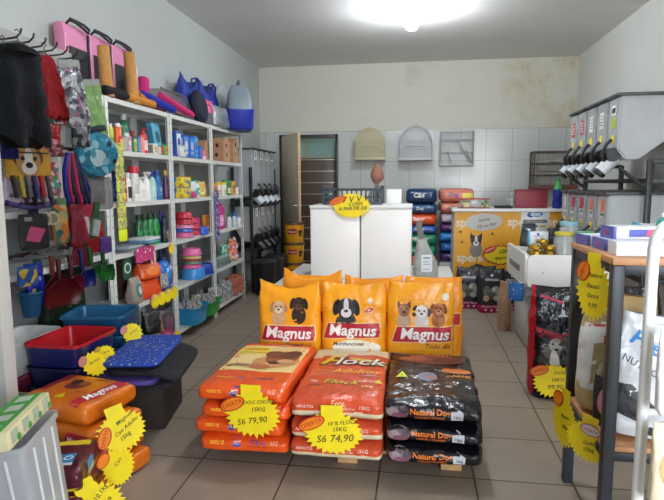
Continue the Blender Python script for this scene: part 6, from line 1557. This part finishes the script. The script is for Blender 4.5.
g = B(); g.box((-.078, -.002, .085), (.016, .007, .182), .001); obj('cyan_stripe', g, mat('1EA8C8', .4), t)
decal('print', [P(ell(.0, .15, .012, .012), ink('4A5A8A')), P(rect(-.03, .05, .03, .11), ink('B8BCC4')), P(rect(-.04, .13, .045, .136), ink('9AA0A8'))], t, y=-.003)
t = thing('card_reader', 'black card machine leaning on the end of the white checkout', 'card reader', (.96, 5.1, CT+.03), (-28, 0, -20))
g = B(); g.box((0, 0, .11), (.12, .05, .22), .014); obj('reader_body', g, BLKP, t)
g = B(); g.box((0, -.026, .165), (.09, .004, .07), .001); obj('screen', g, mat('2E3640', .15), t)
g = B()
for a in range(3):
    for b_ in range(4): g.box((-.03+.03*a, -.027, .04+.022*b_), (.02, .006, .014), .002)
obj('keypad', g, mat('3E4248', .5), t)
t = thing('box', 'small black box beside the white notice on the checkout', 'box', (1.18, 5.03, CT), (0, 0, 6))
g = B(); g.box((0, 0, .1), (.12, .05, .2), .006); obj('carton', g, mat('24262A', .5), t)
decal('lettering', [T('XTREME', 0, .12, .024, ink('B8BCC0'), .01)], t, y=-.026)
GOLD = mat('C9A23A', .25, metal=.7, n=.25, ns=40, bump=.6, bs=60)
cpos = [(sx, y, 0) for sx in (-.052, .052) for y in (-.085, -.028, .028, .085)] + [(sx, y, 1) for sx in (-.05, .05) for y in (-.056, 0, .056)] + [(0, -.028, 2), (.01, .03, 2)]
for i, (cx_, cy_, lv) in enumerate(cpos):
    x, y = .99 + cx_, 4.635 + cy_
    t = thing('wrapped_candy', 'gold foil wrapped candy in the heap on the white checkout', 'candy', (x, y, CT+.027+.047*lv), (0, 90, (7*i) % 11 - 5), 'gold candies on the checkout')
    g = B(); g.lathe([(.003, -.045), (.02, -.04), (.006, -.027), (.022, -.016), (.026, 0), (.022, .016), (.006, .027), (.02, .04), (.003, .045)], n=12); obj('foil', g, GOLD, t)
for i in range(4):
    t = thing('wrapped_candy', 'dark purple wrapped candy beside the yellow lidded jar', 'candy', (1.075+.022*(i % 2), 4.585+.03*(i//2), CT+.014), (0, 90, 70*i), 'purple candies on the checkout')
    g = B(); g.lathe([(.002, -.03), (.014, -.027), (.004, -.018), (.014, 0), (.004, .018), (.014, .027), (.002, .03)], n=10); obj('foil', g, mat('4A3444', .3, bump=.5), t)
pouch('beige pack tucked beside the far end of the white checkout', .83, 5.36, 0, .13, .1, .46, mat('A8866A', .5, bump=.5, n=.2), -60, 0, 701, top=.3)
pouch('blue patterned pack hung on the side of the white checkout', .795, 4.56, .45, .12, .05, .14, pattern_mat('bluepack', '2A6AB0', 'A8C8E0', 30, .2, .4), -30, 0, 702, top=.3)

# ================================================================= big sacks on the floor
t = thing('dog_food_bag', 'big glossy black dog food bag with red side, beside the small rack', 'dog food bag', (.91, 3.72, 0), (3, 0, -4))
RDS = film('B01828', .5, 14, .25)
bd = obj('sack_body', bag_b(.345, .2, .72, 711, .02, .014, .0, nu=52, nv=28, top=.12, ex=3.5, zone=lambda c, n: 1 if c.x < -.145 else 0), [BLK, RDS], t, ang=60)
decal('dog_picture', [P(ell(-0.056, 0.264, .07, .08), ink('3A3836')), P(ell(-0.044, 0.324, .05, .05), ink('6A6662')), P(ell(-0.020, 0.372, .04, .045), ink('B8B4B0')), P(ell(-0.020, 0.240, .03, .1, 8), ink('D8D4D2')), P(ell(-0.080, 0.408, .02, .035, 20), ink('2A2826')), P(ell(0.028, 0.396, .02, .035, -20), ink('4A4642')), P(ell(-0.014, 0.342, .014, .01), ink('0E0C0C')), P(ell(-0.038, 0.378, .007, .008), ink('0E0C0C')), P(ell(0.004, 0.378, .007, .008), ink('0E0C0C'))], bd, bd)
decal('red_band', [P([(-.18, .49), (.0, .44), (.19, .5), (.19, .44), (0, .385), (-.17, .42)], ink('B0202E')), T('Performance', .0, .43, .05, ink('5A0E18'), .015, .2)], bd, bd, at=(.01, .07), k=.84)
decal('lettering', [T('Adultos', -.04, .38, .035, ink('D8D4D4'), .008, .2)], bd, bd)
decal('emblem', [P([(.005, .57), (.02, .66), (.03, .57), (.05, .555), (-.02, .55)], ink('D8D8DC')), P([(-.12, .67), (.02, .63), (.02, .645), (-.12, .69)], ink('C8405A'))], bd, bd)
price_tag('yellow starburst offer tag on the big black bag', (.87, 3.588, .135), (4, 0, -6), .25, .24, [('DOG', .15, .25, .12, .004, 8), ('15KG', .1, .05, .13, .004, 8), ('99,90', .05, -.16, .17, .002, 6)], 81, badge=(-.34, .28, 20), tab=False)
t = thing('dog_food_bag', 'black dog food bag with magenta stripes behind the rack legs', 'dog food bag', (1.315, 3.66, 0), (0, 0, 4))
bd = obj('sack_body', bag_b(.38, .2, .74, 712, .02, .014, .0, nu=44, nv=24, top=.12, ex=3.5), BLK, t, ang=60)
decal('magenta_stripe', [P([(-.15, .35), (-.11, .35), (-.10, .66), (-.14, .64)], ink('C81E7A')), P([(-.04, .3), (-.0, .3), (.0, .58), (-.03, .56)], ink('D82A86'))], bd, bd)
t = thing('dog_food_bag', 'dark crumpled bag standing behind the white and tan bag', 'dog food bag', (1.26, 3.05, 0), (0, 0, -6))
bd = obj('sack_body', bag_b(.4, .18, .68, 713, .03, .02, .0, nu=44, nv=24, top=.12, ex=3.5), film('33353A', .8, 14, .25), t, ang=60)
decal('magenta_stripe', [P(ell(-.05, .52, .04, .03), ink('C8326E')), P(ell(.06, .48, .05, .03), ink('9A9CA0'))], bd, bd)

# ================================================================= small rack with wooden shelves near the entrance
RX0, RX1, RY0, RY1 = .712, 1.40, 2.1, 2.6
RK = mat('24282E', .45, n=.05); WD2 = mat('C08A5E', .5, n=.12, ns=10)
t = thing('rack', 'dark steel rack with wooden shelves holding boxes near the entrance', 'rack', ((RX0+RX1)/2, (RY0+RY1)/2, 0))
hx, hy = (RX1-RX0)/2, (RY1-RY0)/2
for sx in (-1, 1):
    for sy in (-1, 1):
        g = B(); g.box((sx*hx, sy*hy, .55), (.042, .042, 1.1), .003); obj('leg', g, RK, t)
for z in (1.085, .385):
    for sy in (-1, 1):
        g = B(); g.box((0, sy*hy, z), (2*hx-.042, .034, .036), .003); obj('cross_bar', g, RK, t)
    for sx in (-1, 1):
        g = B(); g.box((sx*hx, 0, z), (.034, 2*hy-.042, .036), .003); obj('cross_bar', g, RK, t)
g = B(); g.box((0, 0, 1.115), (2*hx+.05, 2*hy+.05, .026), .004); obj('wooden_top', g, WD2, t)
g = B(); g.box((0, 0, .413), (2*hx+.03, 2*hy+.03, .02), .004); obj('wooden_shelf', g, WD2, t)
TOPZ = 1.1285
BLU, BW = ink('5A62B8'), mat('E6E8F0', .4, n=.02)
def med_box(label, x, y, z, w, d, h, rz, txt=False, bar=False):
    t = thing('product_box', label, 'box', (x, y, z), (0, 0, rz), None)
    g = B(); g.box((0, 0, h/2), (w, d, h), .002); obj('carton', g, BW, t)
    g = B()
    if not bar: g.box((-w/2-.0006, 0, h/2), (.002, d*.98, h*.96)); g.box((-w*.475, 0, h/2), (w*.05, d*1.004, h*1.004)); obj('blue_end', g, mat('5C62B4', .4, n=.02), t) if not bar else g.bm.free()
    if not bar:
        g = B(); g.lathe([(h*.25, 0), (h*.25, .002)], (-w/2-.0026, 0, h/2), 14, 0, rotm(0, 90, 0)); obj('red_dot', g, ink('C03A5A'), t)
    if txt: decal('print', [P([(-w*.2, h*.2), (w*.3, h*.2), (w*.42, h*.8), (-w*.2, h*.8)], ink('5A66C0')), P([(w*.12, h*.2), (w*.3, h*.2), (w*.42, h*.8), (w*.16, h*.8)], ink('C85A7A'))], t, y=-d/2)
    if bar: decal('barcode', [P(rect(w*.12+.006*k, h*.2, w*.12+.006*k+[.003, .0015, .004][k % 3], h*.8), ink('5A5A66')) for k in range(9)], t, y=-d/2); decal('print', [P(rect(-w*.25, h*.4, -w*.05, h*.47), ink('B8BAC4'))], t, y=-d/2)
med_box('wide white box with a barcode at the front of the small rack', .865, 2.175, TOPZ, .30, .09, .052, 0, bar=True)
med_box('white box with blue end and printed front, topmost on the small rack', .845, 2.36, TOPZ+.045, .19, .12, .048, 6, txt=True)
med_box('blue ended white box under the topmost printed one', .83, 2.36, TOPZ, .22, .13, .044, 4)
med_box('blue ended white box at the far corner of the small rack', .80, 2.53, TOPZ, .20, .11, .044, 10)
pouch('teal and white crumpled sachet on the small rack', .98, 2.52, TOPZ, .15, .07, .09, multi_mat('tealwhite', ['2E9AB0', 'D8E4E8', '4AB4C4', 'E4E8EA'], 26, .35), 0, 0, 721, top=.3)
t = thing('spray_bottle', 'teal spray bottle with white nozzle on the small rack', 'bottle', (.975, 2.37, TOPZ))
g = B(); g.lathe([(.034, 0), (.036, .006), (.036, .095), (.032, .115), (.016, .128)], n=22); bd = obj('bottle_body', g, plast('2E9A88', .25), t)
g = B(); g.lathe([(.019, .128), (.019, .142), (.012, .146), (.011, .19), (.008, .2)], n=18); g.box((0, -.012, .183), (.016, .035, .02), .004); obj('spray_cap', g, plast('E8ECEC', .35), t)
decal('label', [P(rrect(-.024, .03, .024, .09, .004), ink('D8B8D0')), P(ell(0, .065, .014, .012), ink('8A5AA0'))], bd, bd)
SHZ = .424
# white and tan bag, and the silver bag
t = thing('dog_food_bag', 'white and tan dog food bag with a red line on the lower rack shelf', 'dog food bag', (.82, 2.425, SHZ+.009), (0, 3, -22))
bd = obj('sack_body', bag_b(.26, .17, .50, 731, .01, .012, .0, nu=48, nv=26, top=.2, ex=2.2, belly=.12, e=.55, zone=lambda c, n: 1 if c.z > .39 + .25*c.x else 2 if c.z < .07 - .3*c.x else 0), [film('DEDEDD', .5, 14, .3), film('B49A68', .5, 14, .35), film('C2AE7E', .5, 14, .35)], t, ang=60)
decal('red_line', [P([(-.11, .355), (.11, .40), (.11, .408), (-.11, .363)], ink('C0283A'))], bd, bd)
decal('lettering', [T('ROYAL', .03, .325, .05, ink('C0283A'), .01, .1, 10)], bd, bd)
decal('tan_panel', [P([(-.08, .12), (-.03, .13), (-.03, .31), (-.08, .29)], ink('A8966A')), T('Nutrition', -.055, .16, .03, ink('E4E0D8'), .01, 0, 80)], bd, bd)
SLV = film('C9CDD2', .6, 12, .2); 
t = thing('dog_food_bag', 'silver white bag with blue lettering leaning on the lower rack shelf', 'dog food bag', (.845, 2.185, SHZ+.016), (0, 6, -6))
bd = obj('sack_body', bag_b(.25, .1, .46, 732, .01, .014, .0, nu=44, nv=24, top=.15, ex=3, belly=.05), SLV, t, ang=60)
decal('lettering', [T('Premi', .005, .345, .08, ink('2E86C8'), .03, .1, -22), T('R', .095, .27, .07, ink('3A4AA8'), .03, .1, -22)], bd, bd)
decal('lettering', [T('NUTRICAO', -.02, .265, .036, ink('4A4E58'), .01, 0, -22)], bd, bd)
decal('black_patch', [P([(-.12, .09), (-.02, .06), (.04, .12), (-.06, .2), (-.12, .2)], ink('2A2C32'))], bd, bd)
decal('barcode', [P(rect(.02, .015, .05, .05), ink('3A3C42'))], bd, bd)
pouch('small black and pink pack squeezed between the white and silver bags',   .755, 2.275, SHZ, .09, .04, .2, film('2C2C34', .7, 14, .3), -20, 0, 733, panel=['D88AB0', '2A2A30'], name='treat_pack')
pouch('crinkled silver pack behind the blue lettered bag', 1.1, 2.42, SHZ, .22, .1, .36, SLV, 0, 0, 734, name='treat_pack')
pouch('dark pack with a pink corner behind the silver bag', 1.06, 2.52, SHZ, .2, .07, .33, film('3A3C42', .7, 14, .3), 0, 0, 735, panel=['C83A7A', '4A4C52'], name='treat_pack')
pouch('green and white pack at the far end of the lower rack shelf', 1.2, 2.3, SHZ, .2, .09, .36, film('3E9A5A', .5, 14, .35), 0, 0, 736, panel=['DCE4DC'], name='treat_pack')
price_tag('long yellow starburst offer tag hung from the rack top by the boxes', (.664, 2.2, .985), (0, 0, -62), .17, .235, [('Petisco', .05, .26, .14, .004, 4), ('Racao', .0, .08, .15, .004, 4), ('Gatos', .0, -.08, .14, .004, 4), ('9,90', .0, -.24, .15, .004, 4)], 91, badge=(-.3, .3, 70), tab=True)
price_tag('yellow starburst tag with a pink and white oval on the lower rack shelf', (.672, 2.2, .385), (8, 10, -40), .17, .185, [('Golden', .1, .0, .14, .004, 20), ('15kg', .05, -.18, .14, .004, 20)], 92, badge=(.02, .3, 5), badge_cols=(ink('E4D8D8'), ink('C05A6E')), tab=True)
price_tag('narrow yellow starburst tag hung on the far leg of the small rack', (.655, 2.48, .345), (0, 4, -72), .18, .24, [('Racao', .05, .1, .14, .004, 10), ('10kg', .05, -.1, .14, .004, 10)], 93, badge=(-.3, .35, 40), tab=True, oferta=False)

# ================================================================= white tube display stand with snack packs
t = thing('display_stand', 'white tube display stand of snack packs at the entrance', 'display stand', (.765, 1.42, 0))
TUBE = mat('ECECEA', .35, n=.02)
x0, x1 = -.205, .22
g = B(); pts = [(x0, 0, .02), (x0, 0, 1.24)] + [(x0+.07-.07*math.cos(a), 0, 1.24+.07*math.sin(a)) for a in [R(q) for q in (20, 40, 60, 80, 90)]]
pts += [(x1-.07+.07*math.sin(a), 0, 1.24+.07*math.cos(a)) for a in [R(q) for q in (0, 20, 40, 60, 80, 90)]] + [(x1, 0, .02)]
g.tube(pts, .0135, 14); obj('tube_frame', g, TUBE, t)
for x in (x0, x1):
    g = B(); g.tube([(x, -.16, .02), (x, .3, .02)], .0165, 12); obj('foot', g, TUBE, t)
for z in (1.06, .83, .585):
    g = B(); g.tube([(x0, 0, z), (x1, 0, z)], .009, 8)
    obj('cross_tube', g, TUBE, t)
    g = B()
    for k in range(4): g.tube([(x0+.06+.09*k, 0, z), (x0+.06+.09*k, -.05, z), (x0+.06+.09*k, -.06, z+.015)], .003, 6)
    obj('hook', g, TUBE, t)
for k, (z, c, p_, n_) in enumerate(((1.05, 'F0EEEA', ['D8E4D8', '3A9A4A'], 'white and green'), (.82, 'E0D4B4', ['D89A5A', 'F0E8D8'], 'cream'), (.575, 'EDEBE6', ['C8D06A', '8AAA3A'], 'white and lime green'))):
    for i in range(3):
        if k == 0: lab = n_ + ' snack pack on the top hooks'
        elif k == 1: lab = n_ + ' snack pack on the middle hooks'
        else: lab = n_ + ' snack pack on the lowest hooks'
        lab += ', ' + ['next to the rack', 'middle one', 'far from the rack'][i]
        t = thing('snack_pack', lab, 'snack pack', (.622+.125*i, 1.36, z-.2), (0, 0, -4), 'snack packs on the white stand')
        t.location.x += .0
        bd = obj('pack_film', bag_b(.12, .035, .205, 750+5*k+i, .004, .005, 0, nu=28, nv=14, top=.15, belly=0), film(c, .5, 20, .3), t, ang=60)
        decal('printed_panel', [P(ell(0, .1, .045, .055), ink(p_[0])), P(ell(.005, .09, .028, .03), ink(p_[1]))], bd, bd)
